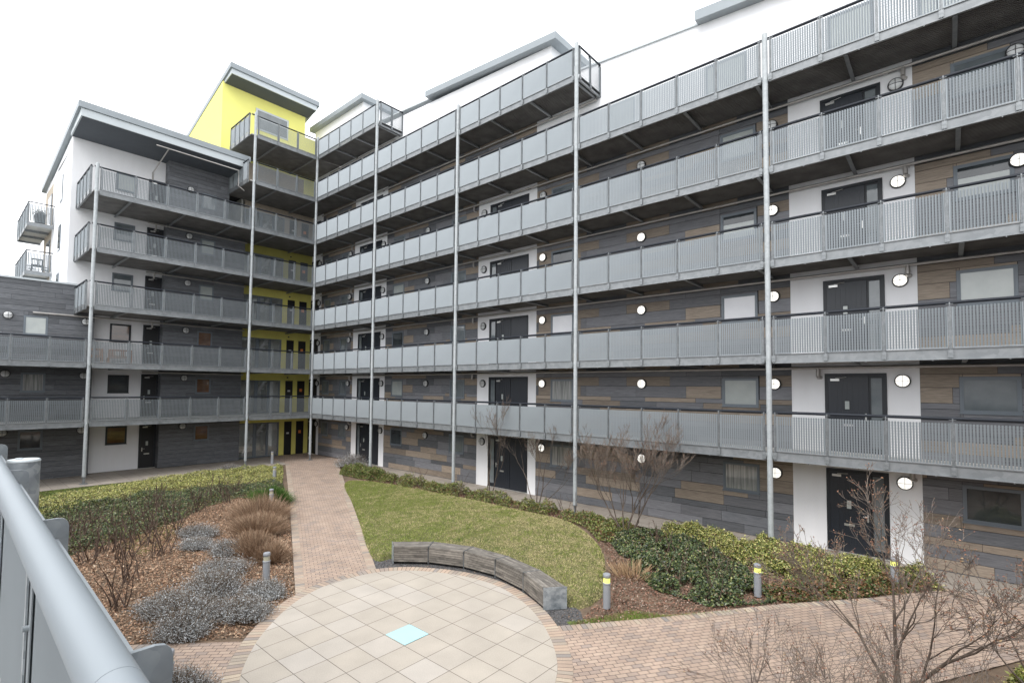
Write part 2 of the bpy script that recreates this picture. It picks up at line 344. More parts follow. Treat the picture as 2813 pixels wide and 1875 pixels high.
# ------------------------------------------------------------------ cladding
ROWS=[.27,.20,.36,.43,.16,.30,.36,.20,.33,.253]      # from the top of a storey down
def fixed_rows(storey):
    """boards read off the bay between the third and fifth columns; None = continue at random"""
    f={0:[(12.5,'d'),(15,'b'),(20.13,'b'),(22.01,'d'),(23.81,'b'),(25.03,'d'),(26.26,'b'),(27.86,'d')],
       1:[(18.3,'m'),(22.39,'m'),(24.42,'m'),(25.67,'m'),(27.86,'d')],
       2:[(18.6,'m'),(20.75,'b'),(22.01,'m'),(23.80,'b'),(25.65,'m'),(26.9,'m'),(27.86,'b')],
       3:[(20.13,'m'),(22.42,'m'),(24.41,'m'),(25.65,'b'),(26.9,'m'),(27.86,'m')]}
    return f
def boards(mb,x0,x1,z0,z1,holes,rows,ztop,seed,left=False,fixed=None,v0=0.0):
    rr=random.Random(seed); z=ztop; ri=0
    while z>z0+.01:
        h=rows[ri%len(rows)]; za=max(z-h,z0); zb=min(z,z1)
        if zb-za>.02:
            cuts=[];kinds=[]
            fx=fixed.get(ri) if fixed else None
            x=x0-rr.random()*1.2
            if fx:
                fs0=fx[0][0]
                while x<fs0-1.0: L=rr.uniform(1.0,2.4); x+=L; cuts.append(min(x,fs0)); kinds.append(rr.choices('dmb',[3,4,3])[0])
                if not cuts or cuts[-1]<fs0: cuts.append(fs0); kinds.append('m')
                for cx,k in fx[1:]: cuts.append(cx); kinds.append(k)
                x=fx[-1][0]
            while x<x1:
                L=rr.uniform(1.1,2.6) if not left else rr.uniform(2.2,3.6); x+=L; cuts.append(x); kinds.append(rr.choices('dmb',[3,4,3])[0] if not left else 'd')
            px=x0
            for cx,k in zip(cuts,kinds):
                a=max(px,x0); b=min(cx,x1); px=max(px,cx)
                if b-a<.02: continue
                segs=[(a,b,za,zb)]
                for hx0,hx1,hz0,hz1 in holes:
                    ns=[]
                    for (sa,sb,sc_,sd) in segs:
                        if hx1<=sa or hx0>=sb or hz1<=sc_ or hz0>=sd: ns.append((sa,sb,sc_,sd)); continue
                        if hx0>sa: ns.append((sa,hx0,sc_,sd))
                        if hx1<sb: ns.append((hx1,sb,sc_,sd))
                        la,lb=max(sa,hx0),min(sb,hx1)
                        if hz0>sc_: ns.append((la,lb,sc_,hz0))
                        if hz1<sd: ns.append((la,lb,hz1,sd))
                    segs=ns
                t=rr.random()
                for sa,sb,sc_,sd in segs:
                    if sb-sa<.03 or sd-sc_<.02: continue
                    mb.box(sa+.004,sb-.004,v0,v0+.03,sc_+.0065,sd-.0065,{'d':0,'m':1,'b':2}[k],t if t!=.5 else .51)
        z-=h; ri+=1
# ------------------------------------------------------------------ windows and doors (frame v = depth behind the wall face; outward is -v)
def window(parent,x0,x1,z0,z1,pane,v=0,frame='frame',kind='window'):
    f=MB(); t=.055; a,b=v-.012,v+.028
    f.box(x0,x1,a,b,z1-t,z1); f.box(x0,x1,a,b,z0,z0+t); f.box(x0,x0+t,a,b,z0+t,z1-t); f.box(x1-t,x1,a,b,z0+t,z1-t)
    s=.03; c,d=v-.002,v+.027    # opening sash inside the frame
    f.box(x0+t,x1-t,c,d,z1-t-s,z1-t); f.box(x0+t,x1-t,c,d,z0+t,z0+t+s); f.box(x0+t,x0+t+s,c,d,z0+t+s,z1-t-s); f.box(x1-t-s,x1-t,c,d,z0+t+s,z1-t-s)
    f.box(x0-.02,x1+.02,v-.05,v-.0125,z0-.02,z0+.012)
    fo=f.build(kind,M[frame],parent)
    p=MB(); p.box(x0+t+s,x1-t-s,v+.012,v+.026,z0+t+s,z1-t-s); p.build('pane',M[pane],fo)
    if pane=='pane_white' or pane=='pane_split':
        pass
    return fo
def split_window(parent,x0,x1,z0,z1,v=0,frac=.35,top='pane_dark',bot='pane_pale'):
    fo=window(parent,x0,x1,z0,z1,top,v); p=MB(); p.box(x0+.09,x1-.09,v+.004,v+.0118,z0+.09,z1-.09-(z1-z0)*frac); p.build('blind',M[bot],fo); return fo
def door(parent,x0,x1,z0,z1,style,v=0):
    f=MB(); t=.085
    f.box(x0,x0+t,v-.03,v+.02,z0,z1); f.box(x1-t,x1,v-.03,v+.02,z0,z1); f.box(x0+t,x1-t,v-.03,v+.02,z1-t,z1)
    f.box(x0-.004,x1+.004,v+.02,v+.029,z0,z1)
    fo=f.build('door',M['doorframe'],parent)
    a=x0+t; b=x1-t; w=b-a; top=z1-t
    def leaf(l,r,window_=True,grooves=True,hside=1):
        m=MB(); m.box(l,r,v-.012,v+.018,z0+.03,top-.01)
        if grooves:
            n=6
            for k in range(n):
                gx0=l+.11+(r-l-.22)*k/n; gx1=gx0+(r-l-.22)/n-.008
                m.box(gx0,gx1,v-.02,v-.0121,z0+.25,top-.16)
        m.build('door_leaf',M['blackdoor' if style=='black' else 'door'],fo)
        cx=(l+r)/2-.02
        if window_:
            m=MB(); m.box(cx-.09,cx+.09,v-.028,v-.0202,z0+1.28,z0+1.58,0); m.box(cx-.055,cx+.055,v-.034,v-.0282,z0+1.31,z0+1.55,1); m.build('vision_panel',[M['doorframe'],M['pane_pale']],fo)
        m=MB(); m.box(cx-.13,cx+.13,v-.03,v-.0202,z0+.80,z0+.865); m.build('letter_plate',M['chrome'],fo)
        hx=r-.07 if hside>0 else l+.07
        m=MB(); m.box(hx-.02,hx+.02,v-.028,v-.0125,z0+.98,z0+1.2); m.tube([(hx,v-.05,z0+1.13),(hx-hside*.12,v-.05,z0+1.13)],.01,6); m.tube([(hx,v-.012,z0+1.13),(hx,v-.05,z0+1.13)],.01,6); m.build('handle',M['chrome'],fo)
        m=MB(); m.box(l+.07,l+.30,v-.06,v-.0125,top-.14,top-.075); m.tube([(l+.2,v-.05,top-.055),(l+.48,v-.07,top-.03)],.009,6); m.build('door_closer',M['chrome'],fo)
    def light(l,r):
        m=MB(); 
        m.box(l,r,v-.012,v+.018,z0+.03,z0+.2,0); m.box(l,l+.035,v-.012,v+.018,z0+.2,top-.01,0); m.box(r-.035,r,v-.012,v+.018,z0+.2,top-.01,0); m.box(l+.035,r-.035,v-.012,v+.018,top-.06,top-.01,0)
        m.box(l+.035,r-.035,v,v+.01,z0+.2,top-.06,1); m.build('side_light',[M['doorframe'],M['pane_grey']],fo)
    if style=='right': leaf(a,a+w*.74,hside=1); light(a+w*.76,b)
    elif style=='double':
        light(a,a+w*.15); leaf(a+w*.17,a+w*.57,hside=-1)
        m=MB(); m.box(a+w*.58,b,v-.012,v+.018,z0+.03,top-.01); m.build('fixed_leaf',M['door'],fo)
    elif style in('plain','black'): leaf(a,b,True,False,-1)
    m=MB(); m.box(x0,x1,v-.075,v-.0305,z0-.005,z0+.03); m.build('threshold',M['chrome'],fo)
    return fo
# ------------------------------------------------------------------ lamp prototypes
def make_lamp(lit,label):
    r=thing('wall_lamp',label,'wall lamp',(0,0,-50),0)
    b=MB(); prof=[(.0,.19),(.05,.19),(.075,.178),(.075,.15)]
    n=28
    def lathe(mb,prof,mi=0):
        o=len(mb.v)
        for (y,rad) in prof:
            for k in range(n): a=2*math.pi*k/n; mb.v.append((rad*math.cos(a),-y,rad*math.sin(a)))
        for i in range(len(prof)-1):
            for k in range(n): mb.f.append((o+i*n+k,o+i*n+(k+1)%n,o+(i+1)*n+(k+1)%n,o+(i+1)*n+k)); mb.m.append(mi); mb.t.append(.5)
    lathe(b,prof); b.build('housing',M['ring'],r,True)
    d=MB(); lathe(d,[(.045,.165),(.08,.160),(.115,.13),(.135,.08),(.142,.0)]); d.build('diffuser',M['lit'] if lit else M['unlit'],r,True)
    c=MB(); arc=[(.075,.175),(.105,.155),(.135,.10),(.152,0),(.135,-.10),(.105,-.155),(.075,-.175)]
    rr_=.008 if not lit else .006
    c.tube([(x,-y,0) for y,x in arc],rr_,6); c.tube([(0,-y,x) for y,x in arc],rr_,6); c.build('guard',M['ring'] if not lit else M['frame'],r,True)
    return r
lampL=make_lamp(True,''); lampU=make_lamp(False,'')
_first={True:True,False:True}
def lamp(x,y,z,rz,lit,label,group):
    p=lampL if lit else lampU
    if _first[lit]:
        _first[lit]=False; p.location=(x,y,z); p.rotation_euler=(0,0,rz); p['label']=label; p['group']=group; return p
    return dup_tree(p,(x,y,z),rz,label,group)
# ------------------------------------------------------------------ long wing (right)
RW=thing('apartment_block','long apartment block with tan and charcoal board cladding and white upper walls','apartment block',(0,0,0))
XE=41.6
WIN=[(-1.71,-.80),(.56,1.44),(6.43,7.54),(11.62,12.76),(18.28,19.49),(25.70,26.87),(31.87,33.05),(37.0,38.2)]
WP=[(2.16,5.75,2.77,5.24,'double'),(13.68,17.45,14.50,16.98,'double'),(27.86,31.05,28.77,30.31,'right'),(34.4,36.3,34.6,36.1,'double')]
PANES={0:['pane_grey','pane_grey','pane_dark','pane_grey','pane_curtain','pane_curtain','pane_dark','pane_grey'],
 1:['pane_grey','pane_grey','pane_pale','pane_grey','pane_curtain','pane_pale','pane_grey','pane_grey'],
 2:['pane_grey','pane_grey','pane_dark','pane_grey','pane_white','pane_white','pane_pale','pane_grey'],
 3:['pane_grey','pane_grey','pane_pale','pane_grey','S','S','S','pane_grey'],
 4:['pane_grey','pane_grey','pane_grey','pane_grey','pane_grey','pane_pale','pane_grey','pane_grey']}
def wz(k): return k*FL if k else G
for k in range(6):
    z0=k*FL+(0 if k else G); zt=(k+1)*FL
    xr=XE if k<5 else 17.41; holes=[]
    for i,(a,b) in enumerate(WIN):
        if a<xr: holes.append((a,b,k*FL+1.29,k*FL+2.26))
    for a,b,_,_,_ in WP:
        if a<xr and not (k==5 and a>10): holes.append((a,b,z0-1,zt+1))
    holes.append((-3.7,-2.09,z0-1,zt+1))
    mb=MB(); mb_rows=ROWS if k else [.26,.2,.2,.33,.40,.3,.34,.2,.35,.3,.3]
    boards(mb,-2.09,xr,z0,zt-.0,holes,mb_rows,zt-.06,100 if k else 55,fixed=fixed_rows(k) if k else {3:[(20.1,'m'),(22.3,'b'),(24.9,'m'),(26,'m'),(27.86,'b')],5:[(19.5,'m'),(22.4,'b'),(24.2,'m'),(26.5,'b'),(27.86,'m')]})
    for f in range(len(mb.v)): x,y,z=mb.v[f]; mb.v[f]=(x,y+W,z)
    gaps=sorted([(-2.09,-2.09)]+[(a,b) for a,b,_,_,_ in WP if a<xr and not (k==5 and a>10)]+[(xr,xr)])
    for (_,ga),(gb,_2) in zip(gaps[:-1],gaps[1:]):
        part=MB(); nb=len(mb.v)//8
        for i in range(nb):
            vv=mb.v[i*8:(i+1)*8]; cx=(vv[0][0]+vv[1][0])/2
            if ga<cx<gb: part.quadset(vv,[(0,3,2,1),(4,5,6,7),(0,1,5,4),(1,2,6,5),(2,3,7,6),(3,0,4,7)],mb.m[i*6],mb.t[i*6])
        if part.v: part.build('cladding',[M['dark'],M['mid'],M['brown']],RW)
    for i,(a,b) in enumerate(WIN):
        if a>=xr: continue
        p=PANES.get(k,PANES[4])[i]
        if p=='S': split_window(RW,a,b,k*FL+1.29,k*FL+2.26,W,.3 if i!=4 else .5)
        else: window(RW,a,b,k*FL+1.29,k*FL+2.26,p,W)
    for a,b,da,db,st in WP:
        if k==5 and a>10: continue
        m=MB(); dz=k*FL+2.38
        m.box(a,da,W-.004,W+.03,z0,zt); m.box(db,b,W-.004,W+.03,z0,zt); m.box(da,db,W-.004,W+.03,dz,zt)
        m.build('rendered_panel',M['white'],RW)
        door(RW,da,db,z0+(.0 if k else .02),dz,st,W)
        m=MB(); m.box(b-.55,b-.35,W-.012,W-.0045,k*FL+2.56,k*FL+2.60); m.build('air_vent',M['ring'],RW)
    # small entrance in the inner corner
    m=MB(); m.box(-2.42,-2.09,W-.004,W+.03,z0,zt); m.box(-3.58,-2.42,W-.004,W+.03,k*FL+2.38,zt); m.build('rendered_panel',M['white'],RW)
    door(RW,-3.56,-2.44,z0,k*FL+2.36,'black',W)
# carcass, upper white walls and roofs
m=MB(); m.box(-3.6,XE,W+.031,12,G,5*FL+.5); m.box(-3.6,17.41,W+.031,12,5*FL+.5,6*FL); m.build('wall',M['back'],RW)
def slope(x): return 18.46-.085*(x-20.93)
m=MB()
m.hexa([(17.41,W,5*FL),(XE,W,5*FL),(XE,12,5*FL),(17.41,12,5*FL)],[(17.41,W,slope(17.41)),(XE,W,slope(XE)),(XE,12,slope(XE)),(17.41,12,slope(17.41))])
def s6(x): return 21.12-.083*(x-9.5)
m.hexa([(-3.6,W,6*FL),(18.2,W,6*FL),(18.2,9.5,6*FL),(-3.6,9.5,6*FL)],[(-3.6,W,21.7),(18.2,W,s6(18.2)),(18.2,9.5,s6(18.2)),(-3.6,9.5,21.7)])
m.box(-3.6,2.75,W,9,21.69,23.55)
m.build('rendered_wall',M['white'],RW)
for a,b in [(21.2,22.4),(25.2,26.6),(29.0,30.2),(31.2,33.2),(35.0,36.4)]: window(RW,a,b,5*FL+.9,5*FL+2.1,'pane_pale',W-.03)
def fascia(x0,x1,zf,h,yo,name='roof',mat='zinc',yb=9.4,th=None):
    m=MB(); m.hexa([(x0,yo,zf(x0)),(x1,yo,zf(x1)),(x1,yb,zf(x1)),(x0,yb,zf(x0))],[(x0,yo,zf(x0)+h),(x1,yo,zf(x1)+h),(x1,yb,zf(x1)+h),(x0,yb,zf(x0)+h)])
    return m.build(name,M[mat],RW)
fascia(9.6,18.7,lambda x:s6(x)+.0,.32,1.30)
fascia(2.76,9.59,lambda x:s6(x),.07,1.60,'parapet_cap','zincl')
fascia(18.71,24.95,lambda x:slope(x)+.0,.07,1.58,'parapet_cap','zincl',yb=12)
fascia(24.951,XE,lambda x:slope(x),.36,1.30,yb=12)
fascia(-3.8,3.1,lambda x:23.55,.32,1.30)
tag(RW,None)
# bulkhead lamps of the long wing
LX=[(-2.33,'at the inner corner doorway'),(1.70,'left of the white panel nearest the corner'),(5.46,'on the white panel nearest the corner'),(9.70,'on the boards between the second and third columns'),(14.09,'on the left edge of the middle white panel'),(17.83,'just right of the middle white panel'),(22.68,'on the boards between the fourth and fifth columns'),(27.37,'behind the tall nearest column'),(30.67,'on the right white panel beside its door'),(33.13,'right of the last window, by the picture edge')]
for k in range(5):
    for x,d in LX:
        if x>33 and k<3: continue
        lit=x>17
        if k>=4 and x>17: lit=False
        if k==3 and x<17: lit=False
        onw=x in(5.46,14.09,30.67,-2.33)
        z=k*FL+(2.15 if x==30.67 else 2.06)
        lamp(x,W-(.005 if onw else 0),z,0,lit,f"{'lit' if lit else 'unlit'} round lamp, {LV[k]}, {d}",'round wall lights of the long block')
# ------------------------------------------------------------------ left wing
LW=thing('apartment_block','white gabled apartment wing with charcoal board bay and oversailing grey roof','apartment block',(0,0,0),HALF)
TW=thing('stair_tower','yellow rendered stair tower with grey monopitch roof in the inner corner','tower',(0,0,0),HALF)
LO=thing('apartment_block','low charcoal boarded wing with flat roof at the left edge','apartment block',(0,0,0),HALF)
# local x = world y, local y = -world x
m=MB(); m.box(-11.9,-4.7,WR+.001,13,3*FL+.2,17.5); m.box(-10.76,-3.2,WR+.001,13,G,3*FL+.2); m.build('rendered_wall',M['white'],LW)
m=MB(); m.hexa([(-11.9,WR+.001,17.5),(-4.7,WR+.001,17.5),(-4.7,13,17.1),(-11.9,13,17.1)],[(-11.9,WR+.001,18.16),(-4.7,WR+.001,18.16),(-4.7,13,17.2),(-11.9,13,17.2)]); m.build('rendered_wall',M['white'],LW)
m=MB(); m.box(-11.905,-11.88,9.86,13.01,G,17.1); m.build('brickwork',M['tan'],LW)
for k in range(6):
    z0=k*FL+(0 if k else G); zt=(k+1)*FL if k<5 else 18.35
    mb=MB(); hs=[(-5.85,-5.02,k*FL+1.34,k*FL+2.30)]
    xe=-3.25
    if k==5: xe=-4.3
    boards(mb,-7.62,xe,z0,zt,hs,[.245],zt,300+k,left=True)
    for i in range(len(mb.v)): x,y,z=mb.v[i]; mb.v[i]=(x,y+WL,z)
    # return face of the boarded bay
    rr=random.Random(k); z=zt
    while z>z0+.02:
        a=max(z-.245,z0); t=rr.random(); mb.box(-7.65,-7.62,WL+.0,WR,a+.005,z-.005,0,t); z-=.245
    mb.build('cladding',[M['lclad']]*3,LW)
    m=MB(); m.box(-7.62,xe,WL+.03,WR,z0,zt-(.0 if k<5 else .35)); m.build('wall',M['back'],LW)
    window(LW,-5.85,-5.02,k*FL+1.34,k*FL+2.30,['pane_wood','pane_wood','pane_wood','pane_pale','pane_pale','pane_grey'][k],WL)
    window(LW,-9.99,-9.04,k*FL+1.38,k*FL+2.38,['pane_wood','pane_dark','pane_wood','pane_grey','pane_grey','pane_pale'][k],WR-.03,'doorframe' if k<3 else 'frame')
    door(LW,-8.46,-7.66,z0,k*FL+2.46,'black',WR-.03)
    lamp(-WL,-6.48,k*FL+2.27,HALF,False,f'unlit round lamp, {LV[k]}, on the charcoal bay of the left wing','round wall lights of the left wing')
for k,zz in ((5,15.15),(4,12.3),(3,9.5)):
    m=MB(); m.box(-11.93,-11.87,6.2,7.05,zz,zz+1.5,0); m.box(-11.94,-11.931,6.26,6.99,zz+.06,zz+1.44,1); m.build('window',[M['frame'],M['pane_grey']],LW)
for zz in (14.4,11.5): m=MB(); m.box(-11.94,-11.87,10.1,11.6,zz-.2,zz+2.1,0); m.box(-11.95,-11.941,10.2,11.5,zz-.1,zz+2,1); m.build('window',[M['frame'],M['pane_dark']],LW)
# main monopitch roof: high side towards the court
def slabroof(parent,x0,x1,v0,v1,zt0,zt1,th,name='roof',mat='zinc'):
    m=MB(); m.hexa([(x0,v0,zt0-th),(x1,v0,zt0-th),(x1,v1,zt1-th),(x0,v1,zt1-th)],[(x0,v0,zt0),(x1,v0,zt0),(x1,v1,zt1),(x0,v1,zt1)]); return m.build(name,M[mat],parent)
slabroof(LW,-12.12,-3.95,.72,13.3,18.85,17.62,.32)
m=MB(); m.hexa([(-12.0,.80,18.13),(-4.1,.80,18.13),(-4.1,WR,18.0),(-12.0,WR,18.0)],[(-12.0,.80,18.52),(-4.1,.80,18.52),(-4.1,WR,18.25),(-12.0,WR,18.25)]); m.build('eaves_box',M['zincl'],LW)
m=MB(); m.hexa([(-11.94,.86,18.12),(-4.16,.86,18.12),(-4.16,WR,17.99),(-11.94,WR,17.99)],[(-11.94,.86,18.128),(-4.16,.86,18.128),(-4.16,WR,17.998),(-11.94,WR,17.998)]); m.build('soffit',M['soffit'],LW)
# tower
m=MB()
for k in range(6,8):
    pass
m.box(-4.7,.85,WR,11,17.3,22.0); m.hexa([(-4.7,WR,22.0),(.85,WR,22.0),(.85,11,22.0),(-4.7,11,22.0)],[(-4.7,WR,24.50),(.85,WR,24.50),(.85,11,22.68),(-4.7,11,22.68)])
m.box(.8501,1.66,WR+.001,5,17.1,22.9); m.build('rendered_wall',M['yellow'],TW); m=MB(); m.box(-4.1,.84,WR-.02,WR,17.2,19.7); m.build('recess_wall',M['tan'],TW)
slabroof(TW,-4.72,1.25,2.3,12.2,25.22,22.75,.32)
m=MB(); m.hexa([(-4.62,2.4,24.56),(1.1,2.4,24.56),(1.1,WR,24.40),(-4.62,WR,24.40)],[(-4.62,2.4,24.895),(1.1,2.4,24.895),(1.1,WR,24.6),(-4.62,WR,24.6)]); m.build('eaves_box',M['zincl'],TW)
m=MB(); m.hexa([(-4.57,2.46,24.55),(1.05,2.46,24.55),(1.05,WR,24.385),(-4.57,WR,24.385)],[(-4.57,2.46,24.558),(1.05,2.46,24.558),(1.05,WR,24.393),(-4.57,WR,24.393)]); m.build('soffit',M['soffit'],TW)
f=MB(); f.box(-2.62,-.38,WR-.05,WR+.02,22.15,23.60); f.box(-2.50,-.50,WR-.06,WR-.051,22.25,23.48,1); f.box(-2.50,-.50,WR-.066,WR-.0601,22.95,23.0,0); f.build('window',[M['zincl'],M['pane_grey']],TW)
# lower storeys of the tower: glazed lobby and yellow wall
for k in range(6):
    z0=k*FL+(0 if k else G); zt=(k+1)*FL; t=k*FL+2.22
    m=MB()
    for a,b,c,d_ in [(-3.12,1.66,t+.0,zt),(-.43,-.08,z0,t),(.46,.77,z0,t),(1.34,1.66,z0,t)]: m.box(a,b,WR,WR+.1,c,d_)
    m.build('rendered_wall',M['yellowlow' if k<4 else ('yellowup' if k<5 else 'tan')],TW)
    fr=MB()
    for a,b in [(-3.12,-3.02),(-2.15,-1.94),(-1.30,-1.16),(-.53,-.43)]: fr.box(a,b,WR+.01,WR+.08,z0,t)
    fr.box(-3.02,-.53,WR+.01,WR+.08,t-.07,t-.001)
    for a,b in [(-3.02,-2.15),(-1.94,-1.30),(-1.16,-.53)]: fr.box(a,b,WR+.01,WR+.08,z0,z0+.07)
    fo=fr.build('glazed_screen',M['frame'],TW)
    gl=MB()
    for a,b in [(-3.02,-2.15),(-1.94,-1.30),(-1.16,-.53)]: gl.box(a,b,WR+.04,WR+.05,z0+.07,t-.07)
    gl.build('pane',M['glass'],fo)
    rm=MB(); rm.box(-3.2,-.3,WR+3.4,WR+3.5,z0,zt); rm.box(-3.3,-3.2,WR+.1,WR+3.4,z0,zt); rm.box(-.3,-.2,WR+.1,WR+3.4,z0,zt); rm.box(-3.2,-.3,WR+.1,WR+3.4,z0,z0+.04); rm.box(-3.2,-.3,WR+.1,WR+3.4,zt-.04,zt-.001); rm.build('lobby',M['interior'],TW)
    st=MB()
    for i in range(9): st.box(-2.3+i*.18,-2.3+i*.18+.2,WR+1.2,WR+2.2,z0+.04+i*.26,z0+.1+i*.26)
    st.hexa([(-2.4,WR+1.14,z0+.04),(-.7,WR+1.14,z0+2.4),(-.7,WR+1.19,z0+2.4),(-2.4,WR+1.19,z0+.04)],[(-2.4,WR+1.14,z0+.32),(-.7,WR+1.14,z0+2.7),(-.7,WR+1.19,z0+2.7),(-2.4,WR+1.19,z0+.32)])
    st.build('staircase',M['white'],TW)
    for a,b,nm in [(-.08,.46,'notice'),(.77,1.34,'orange')]:
        dd=MB(); dd.box(a,b,WR+.03,WR+.09,z0,t); do=dd.build('door',M['blackdoor'],TW)
        q=MB(); q.box((a+b)/2-.09,(a+b)/2+.09,WR+.02,WR+.0295,z0+1.45,z0+(1.56 if nm=='notice' else 1.66)); q.build('sign',M[nm],do)
    q=MB(); q.tube([(.05,WR-.0,t+.22),(.05,WR-.05,t+.22)],.05,10); q.build('sounder',M['ring'],TW)
m=MB(); m.box(-3.12,1.64,WR+3.6,WR+9,G,6*FL); m.box(-.15,1.64,WR+.11,WR+3.59,G,6*FL); m.box(-4.3,.85,WR+.02,WR+3.5,6*FL,17.31); m.build('wall',M['back'],TW)
# low wing
for k in range(4):
    z0=k*FL+(0 if k else G); zt=(k+1)*FL if k<3 else 9.9
    mb=MB(); hs=[(a,b,k*FL+1.43,k*FL+2.40) for a,b in [(-13.51,-12.61),(-17.0,-16.1)]] if k<3 else []
    boards(mb,-24,-10.78 if k<3 else -11.5,z0,zt,hs,[.262],zt,500+k,left=True)
    for i in range(len(mb.v)): x,y,z=mb.v[i]; mb.v[i]=(x,y+WL,z)
    mb.build('cladding',[M['lclad']]*3,LO)
    if k<3:
        for a,b in [(-13.51,-12.61),(-17.0,-16.1)]: window(LO,a,b,k*FL+1.43,k*FL+2.40,['pane_dark','pane_curtain','pane_pale'][k],WL)
        lamp(-WL,-14.07,k*FL+2.33,HALF,False,f'unlit round lamp, {LV[k]}, left of the window on the low charcoal wing','round wall lights of the left wing')
        lamp(-WL,-11.13,k*FL+2.30,HALF,False,f'unlit round lamp, {LV[k]}, behind the left column on the low charcoal wing','round wall lights of the left wing')
m=MB(); m.box(-24,-10.77,WL+.031,12,G,3*FL+.19); m.box(-24,-11.51,WL+.031,12,3*FL+.191,9.9); m.build('wall',M['back'],LO)
m=MB(); m.box(-24,-11.5,WL-.06,12,9.901,9.99); m.build('parapet_cap',M['zincl'],LO)
# ------------------------------------------------------------------ walkways
_pan={}
BC,BS=math.cos(R(40)),math.sin(R(40))
def blade(m,x,y,z0,z1,hw=.0245,th=.002):
    a=(x-BC*hw,y-BS*hw); b=(x+BC*hw,y+BS*hw); nx,ny=BS*th,-BC*th
    q=[(a[0]+nx,a[1]+ny),(b[0]+nx,b[1]+ny),(b[0]-nx,b[1]-ny),(a[0]-nx,a[1]-ny)]
    m.hexa([(u,v,z0) for u,v in q],[(u,v,z1) for u,v in q])
def panel_mesh(w,solid=False):
    key=(round(w,3),solid)
    if key in _pan: return _pan[key]
    m=MB(); z0,z1=.085,1.085
    if solid:
        m.box(0,w,-.004,.004,z0,z1)
    else:
        n=int(round(w/.0625)); p=w/n
        for i in range(n): blade(m,(i+.5)*p,0,z0,z1)
        for i in range(14): z=z0+.04+i*.071; m.box(0,w,.0165,.0215,z-.003,z+.003)
        m.box(0,w,-.024,-.0202,z0-.012,z0+.006)
    m.box(-.001,.012,-.026,.026,z0,z1); m.box(w-.012,w+.001,-.026,.026,z0,z1)
    me=m.build('railing_panel',M['slat']); md=me.data; bpy.data.objects.remove(me); _pan[key]=md; return md
_post=MB(); _post.box(-.035,.035,-.012,.0,-.2,1.10); _post.box(-.006,.006,-.05,.05,-.21,1.12); _post.box(-.05,.05,-.055,-.04,-.17,.02)
_post.box(-.012,.012,-.01,.075,1.12,1.158); _post.box(-.07,.07,.02,.06,1.16,1.172); _post.box(-.012,.012,-.03,.0199,1.14,1.20)
_po=_post.build('railing_post',M['post']); POST=_po.data; bpy.data.objects.remove(_po)
def child(name,mesh,parent,loc,rz=0):
    o=bpy.data.objects.new(name,mesh); COL.objects.link(o); o.parent=parent; o.location=loc; o.rotation_euler=(0,0,rz); return o
def walkway(label,rz,bays,x0,x1,depth,level,ends=(),pipe=None,cat='walkway',drops=(),deckx=None,corr=True):
    r=thing('walkway',label,cat,(0,0,level*FL),rz,'galvanised access walkways stacked up the two wings')
    d0,d1=deckx or (x0,x1)
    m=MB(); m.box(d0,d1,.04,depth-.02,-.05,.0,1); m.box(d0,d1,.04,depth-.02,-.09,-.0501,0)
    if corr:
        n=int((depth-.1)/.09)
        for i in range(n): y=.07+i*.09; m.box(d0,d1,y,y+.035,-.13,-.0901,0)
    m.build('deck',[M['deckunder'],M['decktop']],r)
    m=MB()
    for a,b in bays:
        a-=.04;b+=.04
        m.box(a,b,.0,.012,-.2,.05); m.box(a,b,-.05,.012,-.215,-.2001); m.box(a,b,-.03,.012,.0501,.062)
        x=a+.9
        while x<b: m.box(x-.012,x+.012,-.045,-.02,-.24,-.2151); x+=1.38
    m.build('edge_beam',M['galv'],r)
    x=x1-.15
    while x>x0+.2:
        m=MB(); m.box(x-.05,x+.05,.02,depth-.05,-.235,-.222); m.box(x-.006,x+.006,.02,depth-.05,-.2219,-.135); m.build('cross_beam',M['galv'],r); x-=2.3 if rz==0 else 2.45
    for j,(a,b) in enumerate(bays):
        n=5 if (b-a)>5.5 else 3; n=4 if 4.9<(b-a)<5.5 else n
        w=(b-a)/n
        pm=panel_mesh(w-.09)
        for i in range(n): child('railing_panel',pm,r,(a+i*w+.045,0,0))
        for i in range(n+1): child('railing_post',POST,r,(a+i*w,0,0))
    m=MB(); m.tube([(x0,.07,1.20),(x1,.07,1.20)],.041,12)
    for (ex,dirn,ln) in ends: m.tube([(ex,.07,1.20),(ex,ln,1.20)],.041,12)
    m.build('handrail',M['rail'],r,True)
    for (ex,dirn,ln) in ends:
        n=3 if ln<2.5 else 4; n=2 if ln<1.9 else n; w=(ln-.1)/n; pm=panel_mesh(w-.09)
        for i in range(n): child('railing_panel',pm,r,(ex,.1+i*w+.045,0),HALF if dirn<0 else HALF)
        for i in range(n+1): child('railing_post',POST,r,(ex,.1+i*w,0),HALF if dirn>0 else -HALF)
        m=MB(); a,b=(ex-.012,ex); m.box(a,b,.0131,ln,-.2,.05); m.box(ex-.04,ex+.03,.0131,ln,-.215,-.2001); m.build('end_beam',M['galv'],r)
    if pipe:
        m=MB(); py=(WL if rz else depth)-.14; m.tube([(pipe[0],py,-.31),(pipe[1],py,-.31)],.042,8)
        m.tube([(pipe[0],py+.07,-.27),(pipe[1],py+.07,-.27)],.018,6)
        m.build('drain_pipe',M['pipe'],r,True)
        for dx,big in drops:
            q=MB(); rr_=.06 if big else .04
            q.tube([(dx,py,-.33),(dx,py,-.56)],rr_,10); q.tube([(dx,py,-.56),(dx+.0,py+.05,-.60),(dx+.05,depth,-.60)],rr_*.95,10); q.build('outlet',M['pipe'],r,True)
    return r
RB=[(n*6.9+.15,n*6.9+6.75) for n in range(6)]
